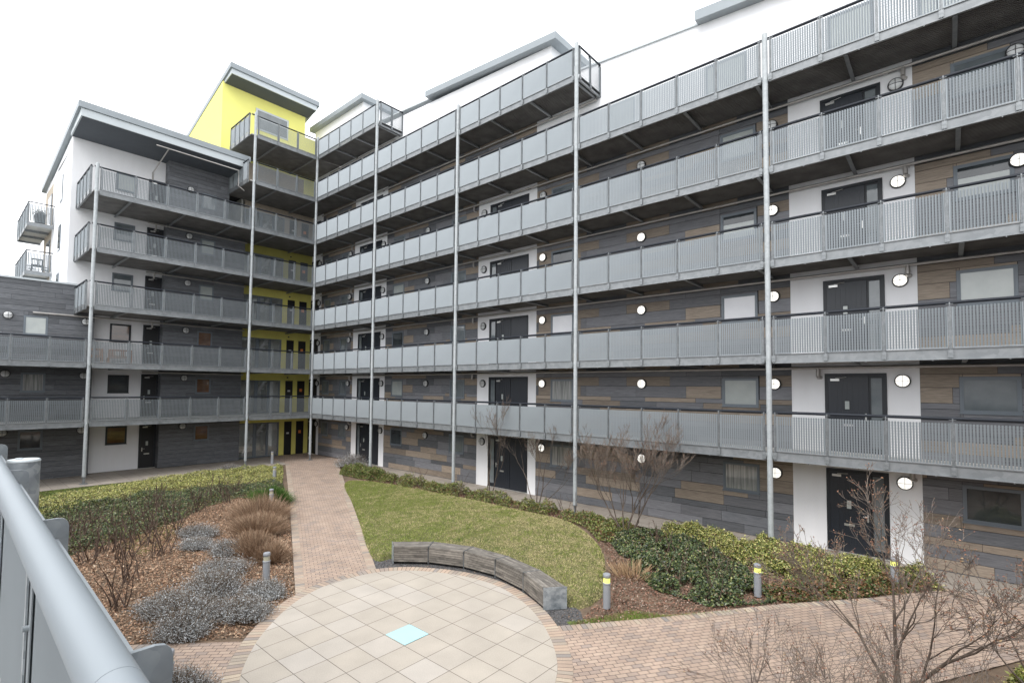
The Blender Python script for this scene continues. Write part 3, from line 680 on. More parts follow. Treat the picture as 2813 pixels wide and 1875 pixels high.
for k in range(1,8):
    nb=6 if k<=5 else (3 if k==6 else 1)
    xe=RB[nb-1][1]+.07 if k<=5 else (20.78 if k==6 else 7.08)
    dr=[] if k>5 else [(13.45,0),(2.0,0),(28.62 if k==2 else 30.85,1)]
    walkway(f'galvanised walkway with slatted railings on the long block, {ORD[k]} level above ground'+(' and topmost, short' if k==7 else ''),0,RB[:nb],.06,xe,W,k,
        ends=[(xe,1,W)] if k>5 else (),pipe=(-2.0,xe-.1) if k<7 else (-1,6.5),drops=dr if k<7 else [])
LB=[(-3.85,-.12)]; LC=[(-11.25,-4.15)]; LD=[(-16.75,-11.55)]
for k in range(1,8):
    if k<=2: bays=LB+LC+LD; x0=-16.8; ends=()
    elif k<=5: bays=LB+LC; x0=-11.5; ends=[(-11.62,-1,WR)]
    else: bays=LB; x0=-4.2; ends=[(-4.33,-1,2.95)]
    walkway(f'galvanised walkway with slatted railings on the left wing, {ORD[k]} level above ground'+(' and topmost' if k==7 else ''),HALF,bays,x0,-.05,WR+.01,k,
        ends=ends,deckx=(x0,W-.02) ,pipe=((-13.2 if k==3 else -8.6),-3.2) if k in(2,3,4,5) else None,drops=[(-8.2,0)] if k in(3,4,5) else (),corr=False)
# extra deck behind the recessed face and drain run under the big roof
m=MB(); m.tube([(-7.6,.9,17.85),(-4.55,.9,17.85),(-4.55,.9,16.9),(-4.2,.9,16.7)],.035,8); m.tube([(-8.8,.9,17.85),(-7.6,.9,17.85)],.035,8); m.tube([(-8.2,.95,17.85),(-8.3,WR-.08,17.2),(-8.3,WR-.08,16.0)],.035,8); m.build('drain_pipe',M['pipe'],LW,True)
# ------------------------------------------------------------------ columns
def column(x,y,top,label,joints=(8.45,)):
    r=thing('steel_column',label,'steel column',(x,y,G),0,'tall galvanised columns along the walkways')
    m=MB(); n=20; zt=top-G
    segs=[0.35]+[j for j in joints]+[zt]
    m.tube([(0,0,.33),(0,0,zt-.05),(0,0,zt-.03),(0,0,zt)],[.078,.078,.077,.05],n)
    for j in joints: m.tube([(0,0,j-.012),(0,0,j+.012)],.083,n)
    for k in range(1,8):
        z=k*FL-G-.06
        if z<zt-1: m.box(-.13,.13,-.008,.008,z-.12,z+.06)
    m.build('shaft',M['pole'],r,True)
    p=MB(); p.tube([(0,0,.33),(0,0,.36)],.095,n); p.box(-.02,.02,-.05,.05,.02,.33); p.box(-.05,.05,-.019,.019,.02,.33); p.box(-.15,.15,-.15,.15,.0,.02)
    for sx in(-.11,.11):
        for sy in(-.11,.11): p.tube([(sx,sy,.02),(sx,sy,.05)],.015,6)
    p.build('base_plate',M['galv'],r)
    return r
CN=['in the inner corner of the court','second from the corner along the long block','third from the corner along the long block','fourth from the corner, tallest dark tube of the long block','nearest tall one at the right of the long block','beyond the right edge of the long block']
TOPS=[7,7,6,6,5,5]
for n in range(6): column(n*6.9,0,TOPS[n]*FL+1.36,'round galvanised column '+CN[n],joints=(3*FL+.05,))
column(0,-4.0,7*FL+1.36,'round galvanised column in front of the yellow corner tower',joints=(3*FL-.1,))
column(0,-11.4,5*FL+1.36,'round galvanised column at the left end of the white wing',joints=(3*FL-.1,))
# ------------------------------------------------------------------ outer balconies on the gable
for k,z in ((5,14.18),(4,11.32)):
    r=thing('balcony',f"small cantilevered steel balcony on the far gable, {'upper' if k==5 else 'lower'} of two",'balcony',(-8.85,-13.05,z),math.pi,'balconies on the far gable')
    m=MB(); L=5.4; m.box(0,L,-1.12,.0,-.06,0); m.build('deck',M['decktop'],r)
    m=MB(); m.box(0,L,0,.02,-.2,.02); m.box(-.02,0,-1.12,.02,-.2,.02); m.box(L,L+.02,-1.12,.02,-.2,.02)
    for x in (1.8,3.6): m.box(x-.05,x+.05,-1.1,0,-.2,-.0601)
    m.build('edge_beam',M['galv'],r)
    pm=panel_mesh(1.26)
    for i in range(4): child('railing_panel',pm,r,(.05+i*1.34,0,0))
    for i in range(5): child('railing_post',POST,r,(.03+i*1.335,0,0))
    pm=panel_mesh(1.02)
    for x in (0,L): child('railing_panel',pm,r,(x,-1.09,0),HALF)
    m=MB(); m.tube([(-.02,-1.25,1.2),(-.02,0,1.2),(L,0,1.2),(L,-1.2,1.2)],.03,8); m.build('handrail',M['rail'],r,True)
# things on the balconies and walkway
r=thing('planter','dark planter of evergreen leaves on the upper gable balcony','planter',(-9.3,-12.5,14.19))
m=MB(); m.hexa([(-.3,-.2,0),(.3,-.2,0),(.3,.2,0),(-.3,.2,0)],[(-.34,-.24,.62),(.34,-.24,.62),(.34,.24,.62),(-.34,.24,.62)]); m.build('pot',M['bin'],r)
m=MB()
for i in range(160):
    p=Vector((rnd.gauss(0,.2),rnd.gauss(0,.15),.68+abs(rnd.gauss(0,.1)))); a=Vector((rnd.uniform(-1,1),rnd.uniform(-1,1),rnd.uniform(-1,1))).normalized()*.06; b=a.cross(Vector((0,0,1))).normalized()*.03
    m.quadset([tuple(p-a),tuple(p+b),tuple(p+a),tuple(p-b)],[(0,1,2,3)])
m.build('foliage',basic('balcony_leaf',(.03,.05,.02)),r)
def chair(name,label,loc,rz,mat,wide=.5):
    r=thing(name,label,'chair' if wide<.8 else 'bench',loc,rz)
    w=wide/2
    for sx in(-w,w):
        for sy in(-.2,.2):
            m=MB(); m.box(sx-.02,sx+.02,sy-.02,sy+.02,0,.44 if sy<0 else .9); m.build('leg',mat,r)
    m=MB()
    for i in range(6): y=-.23+i*.08; m.box(-w-.0,w,y,y+.06,.44,.465)
    m.build('seat',mat,r)
    m=MB(); m.box(-w+.02,w-.02,.19,.21,.82,.9); m.box(-w+.02,w-.02,.19,.21,.5,.55)
    n=int(wide/.08)
    for i in range(n): x=-w+.04+i*(wide-.1)/max(1,n-1); m.box(x,x+.025,.192,.208,.55,.82)
    m.build('backrest',mat,r); return r
chair('folding_chair','slatted wooden chair standing on the lower gable balcony',(-9.5,-12.5,11.33),HALF,M['bin'])
chair('garden_bench','wooden garden bench on the second floor walkway under the white wing window',(-3.1,-9.6,2*FL),-HALF,M['garden'],1.0)
chair('garden_chair','wooden garden chair on the second floor walkway near the left column',(-3.1,-10.7,2*FL),-HALF,M['garden'],.6)
# ------------------------------------------------------------------ bench in the court
BP=[(20.12,-7.96),(20.85,-7.35),(21.81,-6.94),(22.85,-6.83),(23.96,-7.05),(24.90,-7.48)]
BQ=[(19.72,-7.72),(20.56,-6.93),(21.71,-6.48),(22.93,-6.42),(24.15,-6.65),(25.22,-7.08)]
bench=thing('curved_bench','long curved bench of weathered slats with galvanised end plates beside the plaza','bench',(22.5,-7,G))
def rel(p,z): return (p[0]-22.5,p[1]+7,z)
def lerp(a,b,t): return (a[0]+(b[0]-a[0])*t,a[1]+(b[1]-a[1])*t)
for i in range(5):
    s=MB(); e=.018
    P0,P1=lerp(BP[i],BP[i+1],e),lerp(BP[i],BP[i+1],1-e); Q0,Q1=lerp(BQ[i],BQ[i+1],e),lerp(BQ[i],BQ[i+1],1-e)
    n=6
    for j in range(n):
        t0=j/n+.012; t1=(j+1)/n-.012
        a,b,c,d_=lerp(P0,Q0,t0),lerp(P1,Q1,t0),lerp(P1,Q1,t1),lerp(P0,Q0,t1)
        s.hexa([rel(q,.425) for q in(a,b,c,d_)],[rel(q,.47) for q in(a,b,c,d_)],0,rnd.random())
    s.build('seat_slats',M['benchtop'],bench)
    s=MB()
    for j in range(6):
        z0=.07+j*.0585; z1=z0+.05
        for (A,B,C,D) in ((P0,P1,lerp(P1,Q1,.09),lerp(P0,Q0,.09)),(lerp(P0,Q0,.91),lerp(P1,Q1,.91),Q1,Q0)):
            s.hexa([rel(q,z0) for q in(A,B,C,D)],[rel(q,z1) for q in(A,B,C,D)],0,rnd.random())
    s.build('front_slats',M['benchtop'],bench)
for i in range(6):
    a=Vector(BP[i]);b=Vector(BQ[i]); u=(b-a).normalized(); a=a-u*.012; b=b+u*.012; nrm=Vector((-u.y,u.x))*.006
    s=MB(); q=[a-nrm,b-nrm,b+nrm,a+nrm] ; zz=(.0,.478)
    if 0<i<5:
        for (c,d_) in ((a,a+u*.05),(b-u*.05,b)):
            q=[c-nrm,d_-nrm,d_+nrm,c+nrm]; s.hexa([rel(x,0) for x in q],[rel(x,.476) for x in q])
        q=[a-nrm,b-nrm,b+nrm,a+nrm]; s.hexa([rel(x,.36) for x in q],[rel(x,.474) for x in q])
        s.build('divider_frame',M['galv'],bench)
    else:
        s.hexa([rel(x,zz[0]) for x in q],[rel(x,zz[1]) for x in q]); s.build('end_panel',M['neargalv'],bench)
# ------------------------------------------------------------------ bollards
def make_bollard():
    r=thing('bollard_light','','bollard light',(0,0,0))
    m=MB(); n=20
    m.tube([(0,0,0),(0,0,.52)],.082,n); m.tube([(0,0,.5201),(0,0,.525),(0,0,.55),(0,0,.555)],[.082,.089,.089,.08],n); m.build('post',M['bollard'],r,True)
    l=MB(); l.tube([(0,0,.5551),(0,0,.66)],.074,n); lo=l.build('lens',M['lens'],r,True)
    c=MB(); c.tube([(0,0,.6601),(0,0,.665),(0,0,.73),(0,0,.742)],[.074,.083,.083,.074],n); c.build('cap',M['bollard'],r,True)
    return r
bo=make_bollard()
BL=[(25.86,-6.45,'lit grey bollard light at the lawn edge, right of the curved bench',1),(28.17,-3.5,'lit grey bollard light in the bark bed between the lawn and the nearest column',1),(30.55,-.72,'lit grey bollard light in front of the right white door panel',1),
 (18.95,-10.85,'grey bollard light among lavender left of the path',0),(11.3,-7.4,'grey bollard light half hidden by the brown twiggy shrub',0),(5.8,-4.85,'grey bollard light in the dark hedge beside the path',0),(-.18,-2.35,'farthest grey bollard light near the glazed lobby',0),(22.5,-13.85,'grey bollard light behind the near handrail at lower left',0)]
for i,(x,y,lb,lit) in enumerate(BL):
    if i==0: b_=bo; b_.location=(x,y,G); b_['label']=lb; b_['group']='bollard lights round the court'
    else: b_=dup_tree(bo,(x,y,G),0,lb,'bollard lights round the court')
    if not lit:
        for ch in b_.children:
            if ch.name.startswith('lens'):
                ch.data=ch.data.copy(); ch.data.materials[0]=M['lensoff']
# ------------------------------------------------------------------ near railing and its walkway (the photographer's side)
nw=thing('near_walkway','near guard rail with thick smooth grey handrail at lower left','guard rail',(30.97,-16.161,2.967))
nw.rotation_euler=(0,.027,-.0054)
m=MB(); m.box(-11,10,-1.7,.06,-.2,0); m.build('deck',M['decktop'],nw)
m=MB(); m.box(-11,10,.0601,.08,-.25,.06); m.build('edge_beam',M['neargalv'],nw)
JX=-.47
m=MB(); m.tube([(-11,0,1.19),(JX-.001,0,1.19)],.0450,48); m.tube([(JX+.0005,0,1.19),(10,0,1.19)],.0450,48); m.tube([(JX-.2,0,1.19),(JX+.2,0,1.19)],.0440,40); m.build('handrail',M['nearrail'],nw,True)
def nplate():
    s=MB(); y1=.150; prof=[(.045,1.0),(.045,1.150),(y1-.035,1.150),(y1-.016,1.145),(y1-.005,1.134),(y1,1.115),(y1,.95),(y1,-.2),(.045,-.2)]
    n=len(prof); s.v=[(-.006,a,b) for a,b in prof]+[(.006,a,b) for a,b in prof]
    s.f=[tuple(range(n-1,-1,-1)),tuple(range(n,2*n))]+[(i,(i+1)%n,n+(i+1)%n,n+i) for i in range(n)]; s.m=[0]*len(s.f); s.t=[.5]*len(s.f)
    s.box(-.006,.006,-.01,.0449,1.08,1.15); s.box(-.018,.018,.030,.036,-.2,1.05)
    return s
pl=nplate().build('railing_post',M['neargalv'],nw)
px=[-.70-1.4*i for i in range(7)]+[.7,2.1,3.5]
pl.location=(px[0],0,0)
for x in px[1:]: dup(pl,nw,(x,0,0))
px=sorted(px)
for a,b in zip(px[:-1],px[1:]):
    m=MB(); w0,w1=a+.02,b-.02; n=int((w1-w0)/.0625); p=(w1-w0)/n
    for i in range(n): blade(m,w0+(i+.5)*p,.066,.085,1.06)
    m.box(w0,w1,.046,.116,1.0601,1.07); m.box(w0,w1,.106,.110,.085,1.06)
    m.box(w0-.001,w0+.06,.040,.0445,.08,1.06); m.box(w1-.06,w1+.001,.040,.0445,.08,1.06)
    for z in (.3,.75): m.tube([(w0+.03,.02,z),(w0+.03,.041,z)],.011,10)
    m.build('railing_panel',M['slat'],nw)
c=thing('steel_column','thick galvanised column top close behind the near handrail','steel column',(26.97,-15.97,G))
m=MB(); m.tube([(0,0,0),(0,0,4.30)],.084,40); m.build('shaft',M['neargalv'],c,True)
m=MB(); m.tube([(0,0,4.30),(0,0,4.305),(0,0,4.315)],[.086,.087,.080],40); m.tube([(-.03,-.02,4.315),(-.03,-.02,4.321)],.02,12); m.build('cap',M['zincl'],c,True)
bw=thing('apartment_block','added unseen low white wing behind the near walkway, shaping light and reflections','apartment block',(0,0,0))  # unseen wing, added to shape the court's light and reflections
m=MB(); m.box(-3,41.5,-30,-19.4,G,5.7); m.build('rendered_wall',M['white'],bw)
for x in (8,16,24,33): window(bw,x,x+1.1,3.05+1.29,3.05+2.26,'pane_grey',-19.385) if False else None
m=MB(); m.box(-3.1,41.6,-30,-19.3,5.701,5.85); m.build('roof',M['zincl'],bw)
ew=thing('apartment_block','added unseen boarded wing closing the court beyond the right edge, for reflections','apartment block',(41.65,0,0),-HALF)  # unseen wing, added so the railings reflect a darker side
m=MB(); m.box(-1.6,30,.03,11,G,8.9); m.build('wall',M['back'],ew)
mb=MB(); boards(mb,-1.6,30,G,8.9,[(x,x+1.1,k*FL+1.29,k*FL+2.26) for x in (2,8,14,20,26) for k in range(3)],ROWS,8.9,78); mb.build('cladding',[M['dark'],M['mid'],M['brown']],ew)
for k in range(3):
    for x in (2,8,14,20,26): window(ew,x,x+1.1,k*FL+1.29,k*FL+2.26,'pane_grey',0)
m=MB(); m.box(-1.6,30.1,-.3,11.1,8.901,9.2); m.build('roof',M['zinc'],ew)
# ------------------------------------------------------------------ vegetation
def cloudmesh(name,V,F,C,mat,label=None,cat=None,group=None,kind=None,parent=None):
    me=bpy.data.meshes.new(name); k=F.shape[1]; nf=len(F)
    me.vertices.add(len(V)); me.vertices.foreach_set('co',V.astype(np.float32).ravel())
    me.loops.add(nf*k); me.loops.foreach_set('vertex_index',F.astype(np.int32).ravel())
    me.polygons.add(nf); me.polygons.foreach_set('loop_start',np.arange(0,nf*k,k,dtype=np.int32)); me.polygons.foreach_set('loop_total',np.full(nf,k,np.int32))
    a=me.attributes.new('tint','FLOAT_COLOR','POINT'); cc=np.ones((len(V),4),np.float32); cc[:,:3]=C; a.data.foreach_set('color',cc.ravel())
    me.materials.append(mat); me.update(calc_edges=True)
    o=bpy.data.objects.new(name,me); COL.objects.link(o)
    if parent: o.parent=parent
    tag(o,label,cat,group,kind); return o
def leaves(P,size,pal,wts,aspect=.5,up=.3,jit=.35,ns=None,fold=True):
    """P (n,3) centres -> diamond leaves, each with its own colour from the palette"""
    n=len(P); d=nr.normal(size=(n,3)); d[:,2]=d[:,2]*.6; d/=np.linalg.norm(d,axis=1)[:,None]
    nrm=nr.normal(size=(n,3)); nrm[:,2]=np.abs(nrm[:,2])+up*2; s=np.cross(d,nrm); s/=np.linalg.norm(s,axis=1)[:,None]+1e-9
    L=(size*nr.uniform(.6,1.35,n))[:,None]
    V=np.stack([P-d*L*.5,P+s*L*aspect*.5,P+d*L*.5,P-s*L*aspect*.5],1).reshape(-1,3)
    pal=np.array(pal); ci=nr.choice(len(pal),n,p=np.array(wts)/sum(wts)); c=pal[ci]*nr.uniform(1-jit,1+jit,(n,1)); C=np.repeat(c,4,0)
    F=np.arange(n*4).reshape(-1,4); return V,F,C
def sample(poly,n):
    p=np.array(poly); lo=p.min(0);hi=p.max(0); out=np.zeros((0,2))
    while len(out)<n:
        q=nr.uniform(lo,hi,(n*2,2)); q=q[inpoly(q[:,0],q[:,1],poly)]; out=np.vstack([out,q])
    return out[:n]
def nz2(x,y,s,seed=0.):
    return np.array([noise.noise(Vector((a*s+seed,b*s-seed,seed))) for a,b in zip(x,y)])
def edge_dist(poly,x,y):
    d=np.full(x.shape,9.); p=np.array(poly)
    for i in range(len(p)):
        a=p[i-1];b=p[i];ab=b-a; t=np.clip(((x-a[0])*ab[0]+(y-a[1])*ab[1])/(ab@ab+1e-9),0,1); d=np.minimum(d,np.hypot(x-a[0]-t*ab[0],y-a[1]-t*ab[1]))
    return d
def mass(name,poly,n,h,size,pal,wts,label,cat,kind=None,group=None,lump=.35,aspect=.55,shell=.65,seed=0.,mat='leaf',up=.3,gap=-.9,ls=1.4):
    q=sample(poly,n); x,y=q.T; d=edge_dist(poly,x,y); nn=nz2(x,y,ls,seed); n2=nz2(x,y,ls*3.3,seed+5)
    top=h*np.clip(d/.25,.25,1)*(1+lump*nn*1.6+lump*.8*n2)
    z=G-.03+top*np.where(nr.random(n)<shell,1-np.abs(nr.normal(0,.17,n)),nr.random(n))+np.where(nr.random(n)<.06,nr.random(n)*h*.3,0)
    keep=(nn+.5*n2)>gap; P=np.stack([x,y,z],1)[keep]
    V,F,C=leaves(P,size,pal,wts,aspect,up)
    return cloudmesh(name,V,F,C,M[mat],label,cat,group,kind)
YG=[(.46,.44,.14),(.30,.32,.09),(.11,.16,.04),(.52,.48,.22),(.04,.06,.02)]
IV=[(.03,.05,.022),(.06,.095,.035),(.11,.145,.055),(.03,.035,.025),(.20,.22,.14)]
LG=[(.14,.17,.05),(.08,.12,.03),(.24,.26,.07),(.20,.10,.05),(.30,.26,.12)]
DRY=[(.37,.23,.15),(.26,.155,.10),(.44,.31,.21),(.54,.43,.32),(.12,.075,.05)]
GR=[(.13,.20,.035),(.19,.25,.05),(.30,.27,.12),(.38,.31,.17)]
# lawn blades: green and straw patches
def blades(poly,n,h,zf,pal_a,pal_b,bias,label,name='grass',ps=.9,seed=1.,wid=.006):
    q=sample(poly,n); x,y=q.T
    mx=.6*nz2(x,y,ps,seed)+.5*nz2(x,y,ps*3,seed+3)+.35*nz2(x,y,.5,seed+8)+bias(x,y)+nr.normal(0,.3,n)
    c=np.where((mx>0)[:,None],np.array(pal_b)[nr.integers(0,len(pal_b),n)],np.array(pal_a)[nr.integers(0,len(pal_a),n)])*nr.uniform(.7,1.3,(n,1))
    z=zf(x,y); hh=h*nr.uniform(.4,1.3,n); th=nr.uniform(0,2*np.pi,n); ln=nr.uniform(.4,1.6,n)*hh; w=wid
    B=np.stack([x,y,z-.005],1); sx=np.stack([np.cos(th+1.57),np.sin(th+1.57),0*th],1)*w; tip=B+np.stack([np.cos(th)*ln,np.sin(th)*ln,hh],1)
    V=np.stack([B-sx,B+sx,tip],1).reshape(-1,3); F=np.arange(n*3).reshape(-1,3)
    return cloudmesh(name,V,F,np.repeat(c,3,0),M['grass'],label,'grass',None,'stuff')
blades(LAWN,230000,.030,lawn_z,[(.15,.205,.03),(.20,.25,.045),(.27,.29,.08)],[(.55,.46,.26),(.46,.39,.20),(.36,.34,.14)],
       lambda x,y:-.16+.04*(x-16.5)+.05*(y+4),'mottled green and straw coloured lawn grass in the middle of the court',ps=2.3)
blades([(25.6,-7.6),(26.0,-6.9),(26.3,-6.2),(27.0,-5.9),(28.3,-4.4),(26.6,-6.6),(25.75,-7.7)],9000,.04,lambda x,y:x*0-.12,[(.12,.19,.03),(.18,.24,.05)],[(.2,.15,.08)],lambda x,y:-.3,'bright green grass fringe between the bollard and the brick path')
blades([(.8,-16),(3.2,-16),(2.8,-12.5),(1.7,-9.5),(.8,-8)],22000,.04,lambda x,y:x*0-.12,[(.10,.15,.03),(.14,.2,.04)],[(.2,.2,.06)],lambda x,y:-.4,'narrow strip of grass beside the slab path of the left wing')
blades([(11,-10.3),(13.5,-11.3),(14.3,-12.3),(12.8,-12.6),(11.3,-11.8)],9000,.02,lambda x,y:x*0-.12,[(.16,.20,.03),(.22,.25,.05)],[(.25,.15,.09)],lambda x,y:-.15,'mossy patch among the leaf litter of the left bed')
# leaf litter
LBED=[(.8,-2.0),(1.2,-2.3),(11.0,-6.75),(19.85,-10.75),(20.25,-11.6),(21.3,-12.45),(20.0,-13.7),(17.2,-16.4),(14,-18),(1.0,-18)]
RBED=[(9.2,-1.6),(11,-1.2),(16.6,-.9),(21,-.95),(22.2,-1.45),(24,-3.3),(25.3,-5.3),(25.6,-6.4),(25.75,-7.55),(26.8,-6.4),(28.6,-3.85),(30.05,-2.05),(31.4,.1),(29,.2),(20,.15),(9,.1),(4,.1),(6.5,-1.4)]
def litter(poly,n,size,pal,wts,label):
    q=sample(poly,n); z=G-.025+np.abs(nr.normal(0,.018,n))+.03*np.clip(nz2(q[:,0],q[:,1],1.2,2.),0,1)
    V,F,C=leaves(np.column_stack([q,z]),size,pal,wts,.55,1.6); return cloudmesh('leaf_litter',V,F,C,M['dry'],label,'leaf litter',None,'stuff')
litter([(7.5,-5.3),(11.08,-6.6),(20.35,-10.8),(21.3,-12.3),(20.2,-13.6),(17.2,-16.4),(9,-17),(8.0,-10)],90000,.054,DRY,[4,4,3,.5,2.5],'dry brown leaf litter covering the left bed')
litter(RBED,42000,.05,[(.24,.13,.09),(.16,.085,.06),(.32,.20,.15),(.42,.34,.28),(.07,.045,.03)],[4,3,3,1,2],'reddish bark mulch covering the bed beside the lawn')
q=sample([(19.0,-7.9),(20.6,-6.8),(21.7,-6.35),(23,-6.3),(25.5,-6.95),(25.9,-7.4),(25.7,-8.2),(24.6,-7.65),(23.3,-7.22),(22,-7.4),(20.9,-8.0),(20.2,-8.6)],9000)
V,F,C=leaves(np.column_stack([q,np.full(len(q),-.104)]),.025,[(.12,.12,.13),(.2,.19,.18),(.06,.06,.06),(.25,.17,.12)],[4,3,3,1],.8,1.2); cloudmesh('gravel',V,F,C,M['dry'],'dark grey gravel under the curved bench','gravel',None,'stuff')
# hedges of the left bed
mass('hedge',[(3.4,-16),(2.9,-13),(1.8,-9.8),(1.0,-7),(1.1,-4.5),(1.3,-2.35),(3.2,-3.2),(6.6,-4.8),(5.9,-7.4),(4.9,-9.3),(6.2,-12.2),(7.6,-14.5)],75000,.25,.055,YG,[6,4,3,4,2.4],'low yellow green variegated hedge along the left wing slabs','hedge',lump=.5,seed=3.)
mass('hedge',[(5.6,-14.8),(4.8,-9.6),(5.8,-7.2),(6.5,-4.75),(9.3,-5.9),(9.8,-6.6),(8.5,-7.6),(9.3,-9.1),(10.9,-10.5),(12.1,-12.2),(13.2,-14.2),(12,-16)],80000,.20,.058,IV+[(.22,.25,.08),(.25,.17,.11)],[3,4,4,2,1.8,2.5,1.2],'dark green ivy bank in front of the yellow green hedge','ivy',lump=.75,seed=9.)
# right bed planting
mass('hedge',[(6.4,-1.6),(9.2,-1.45),(9.6,-.7),(8.6,.05),(6.2,.05),(5.0,-.7)],14000,.40,.065,LG,[3,4,2,1.2,.5],'low mixed green shrub row at the far end of the lawn','hedge',lump=.4,seed=13.)
mass('hedge',[(9.5,-1.3),(16,-.98),(20.6,-.9),(22.0,-1.3),(23.2,-2.4),(24.0,-1.9),(23.5,-.3),(20,-.1),(9.5,-.2)],30000,.34,.065,LG,[3,3,3,1.8,1.2],'straggly low shrub border between the lawn and the cladding','hedge',lump=.6,seed=17.,gap=-.22)
mass('hedge',[(23.3,-2.0),(23.9,-.2),(25.9,-.5),(27.8,-2.3),(28.6,-3.6),(27.6,-4.85),(26.2,-4.8),(24.8,-3.6)],52000,.25,.065,IV+[(.24,.26,.09),(.26,.17,.11)],[3,4,4,2,1.6,1.5,1],'glossy dark ivy mound in the bed right of the lawn','ivy',lump=.55,seed=21.,gap=-.25)
mass('hedge',[(24.2,-.5),(24.6,.35),(31.1,.3),(31.5,-.1),(31.0,-.35),(30.2,-.45),(29.5,-1.3),(28.8,-2.0),(27.9,-2.0),(26.4,-.9)],90000,.40,.052,YG+[(.22,.12,.07)],[5,4,4,3,2.5,1],'yellow green variegated hedge in front of the nearest column','hedge',lump=.5,seed=27.,gap=-.5)
mass('hedge',[(27.8,-3.2),(28.7,-1.9),(30.2,-.4),(31.4,-.1),(31.1,-.5),(30.2,-1.75),(28.8,-3.5)],14000,.28,.07,[(.20,.10,.05),(.10,.13,.04),(.26,.16,.08),(.06,.09,.03)],[3,3,2,2],'low reddish brown ground cover beside the brick path','ground cover',lump=.5,seed=31.)
mass('hedge',[(32.0,-5.3),(32.5,-4.4),(33.6,-3.6),(34,-5),(33,-6)],12000,.55,.07,YG,[5,4,2,2,1],'yellow green bush at the lower right corner','bush',lump=.3,seed=33.)
def tuft(cx,cy,rx,ry,h,n,pal,wts,name,label,cat,group=None,stem=None,up_=.8,leafn=0,lsize=.03,w=.004):
    """bushy tuft of fine upright stalks with optional small leaves"""
    ang=nr.uniform(0,2*np.pi,n); rr_=np.sqrt(nr.random(n)); bx=cx+rx*rr_*np.cos(ang)*.75; by=cy+ry*rr_*np.sin(ang)*.75
    hh=h*(1-.55*rr_**2)*nr.uniform(.55,1.1,n); lum=1+.55*nz2(bx,by,2.6,cx); hh=hh*lum; dx=rx*.45*rr_*np.cos(ang)+nr.normal(0,h*.26,n); dy=ry*.45*rr_*np.sin(ang)+nr.normal(0,h*.26,n)
    B=np.stack([bx,by,np.full(n,G-.03)],1); T=B+np.stack([dx,dy,hh],1); th=nr.uniform(0,6.28,n); s=np.stack([np.cos(th),np.sin(th),0*th],1)*w
    V=np.stack([B-s,B+s,T+s*.5,T-s*.5],1).reshape(-1,3); pal=np.array(pal); c=pal[nr.choice(len(pal),n,p=np.array(wts)/sum(wts))]*nr.uniform(.7,1.3,(n,1))
    tl_=nr.random(n)<.12; T[tl_]+=nr.normal(0,h*.22,(tl_.sum(),3)); V=np.stack([B-s,B+s,T+s*.5,T-s*.5],1).reshape(-1,3)
    r=thing(name,label,cat,(cx,cy,G),0,group)
    V1=V-np.array([cx,cy,G]); cloudmesh('stalks',V1,np.arange(n*4).reshape(-1,4),np.repeat(c,4,0),M['dry'],parent=r)
    if leafn:
        i=nr.integers(0,n,leafn); t=nr.uniform(.45,1.03,leafn)[:,None]; P=B[i]*(1-t)+T[i]*t+nr.normal(0,.015,(leafn,3))-np.array([cx,cy,G])
        V2,F2,C2=leaves(P,lsize,stem,[1]*len(stem),.35,.2); cloudmesh('foliage',V2,F2,C2,M['leaf'],parent=r)
    return r
LAV=[(.30,.31,.31),(.40,.415,.42),(.20,.19,.17),(.50,.52,.53)]
STK=[(.17,.12,.08),(.12,.085,.06),(.24,.18,.12)]
lav=[(13.4,-10.6,.7,.55,.42,'small grey lavender clump nearest the moss patch'),(14.6,-11.0,.55,.45,.35,'small grey lavender clump in the middle of the left bed'),(15.9,-10.65,.6,.4,.45,'grey lavender clump left of the short brown grass'),(17.4,-11.3,.75,.6,.50,'grey lavender clump on the upper end of the big drift'),(18.6,-11.9,.85,.65,.55,'grey lavender clump in the middle of the big drift'),(19.6,-12.6,.85,.65,.55,'broad grey lavender clump near the lower brick path'),(20.3,-13.0,.6,.5,.42,'grey lavender clump touching the lower brick path'),(20.4,-11.9,.6,.5,.42,'grey lavender clump at the curved edge of the plaza'),(19.6,-11.15,.55,.4,.42,'grey lavender clump at the foot of the left bollard'),(18.9,-12.9,.75,.6,.45,'grey lavender clump at the left edge of the big drift'),(22.7,-13.75,.6,.45,.50,'grey lavender clump growing on the near brick path'),(.65,-5.2,.5,.9,.35,'silver grey shrub at the foot of the left wing slabs')]
for a in lav: tuft(a[0],a[1],a[2]*.84,a[3]*.84,a[4]*.9,1500,STK,[2,2,1],'lavender_plant',a[5],'lavender','grey lavender plants of the left bed',LAV,leafn=9500,lsize=.032)
tuft(4.6,.25,.9,.7,.75,1200,STK,[2,2,1],'silver_shrub','large silver grey shrub beside the path near the inner corner','shrub',None,LAV,leafn=9000,lsize=.05)
BR=[(.38,.265,.18),(.29,.19,.125),(.47,.35,.245),(.18,.12,.08)]
for a in [(12.6,-8.35,1.1,.85,.72,'big tan brown twiggy shrub beside the path'),(14.3,-9.1,.9,.7,.62,'tan brown twiggy shrub in front of the larger one'),(16.6,-10.1,.75,.45,.55,'short reddish brown tuft near the left bollard'),(17.3,-10.0,.45,.35,.42,'smallest reddish brown tuft by the path edge')]:
    tuft(a[0],a[1],a[2],a[3],a[4],5200,BR,[3,3,2,2],'dry_shrub',a[5],'shrub','brown dead stalk shrubs of the left bed',w=.005)
tuft(10.3,-6.95,1.1,.55,.55,6000,[(.06,.12,.025),(.10,.18,.04),(.04,.08,.02)],[3,3,2],'grass_tussock','bright green feathery tussock on the path edge','tussock',None,w=.006)
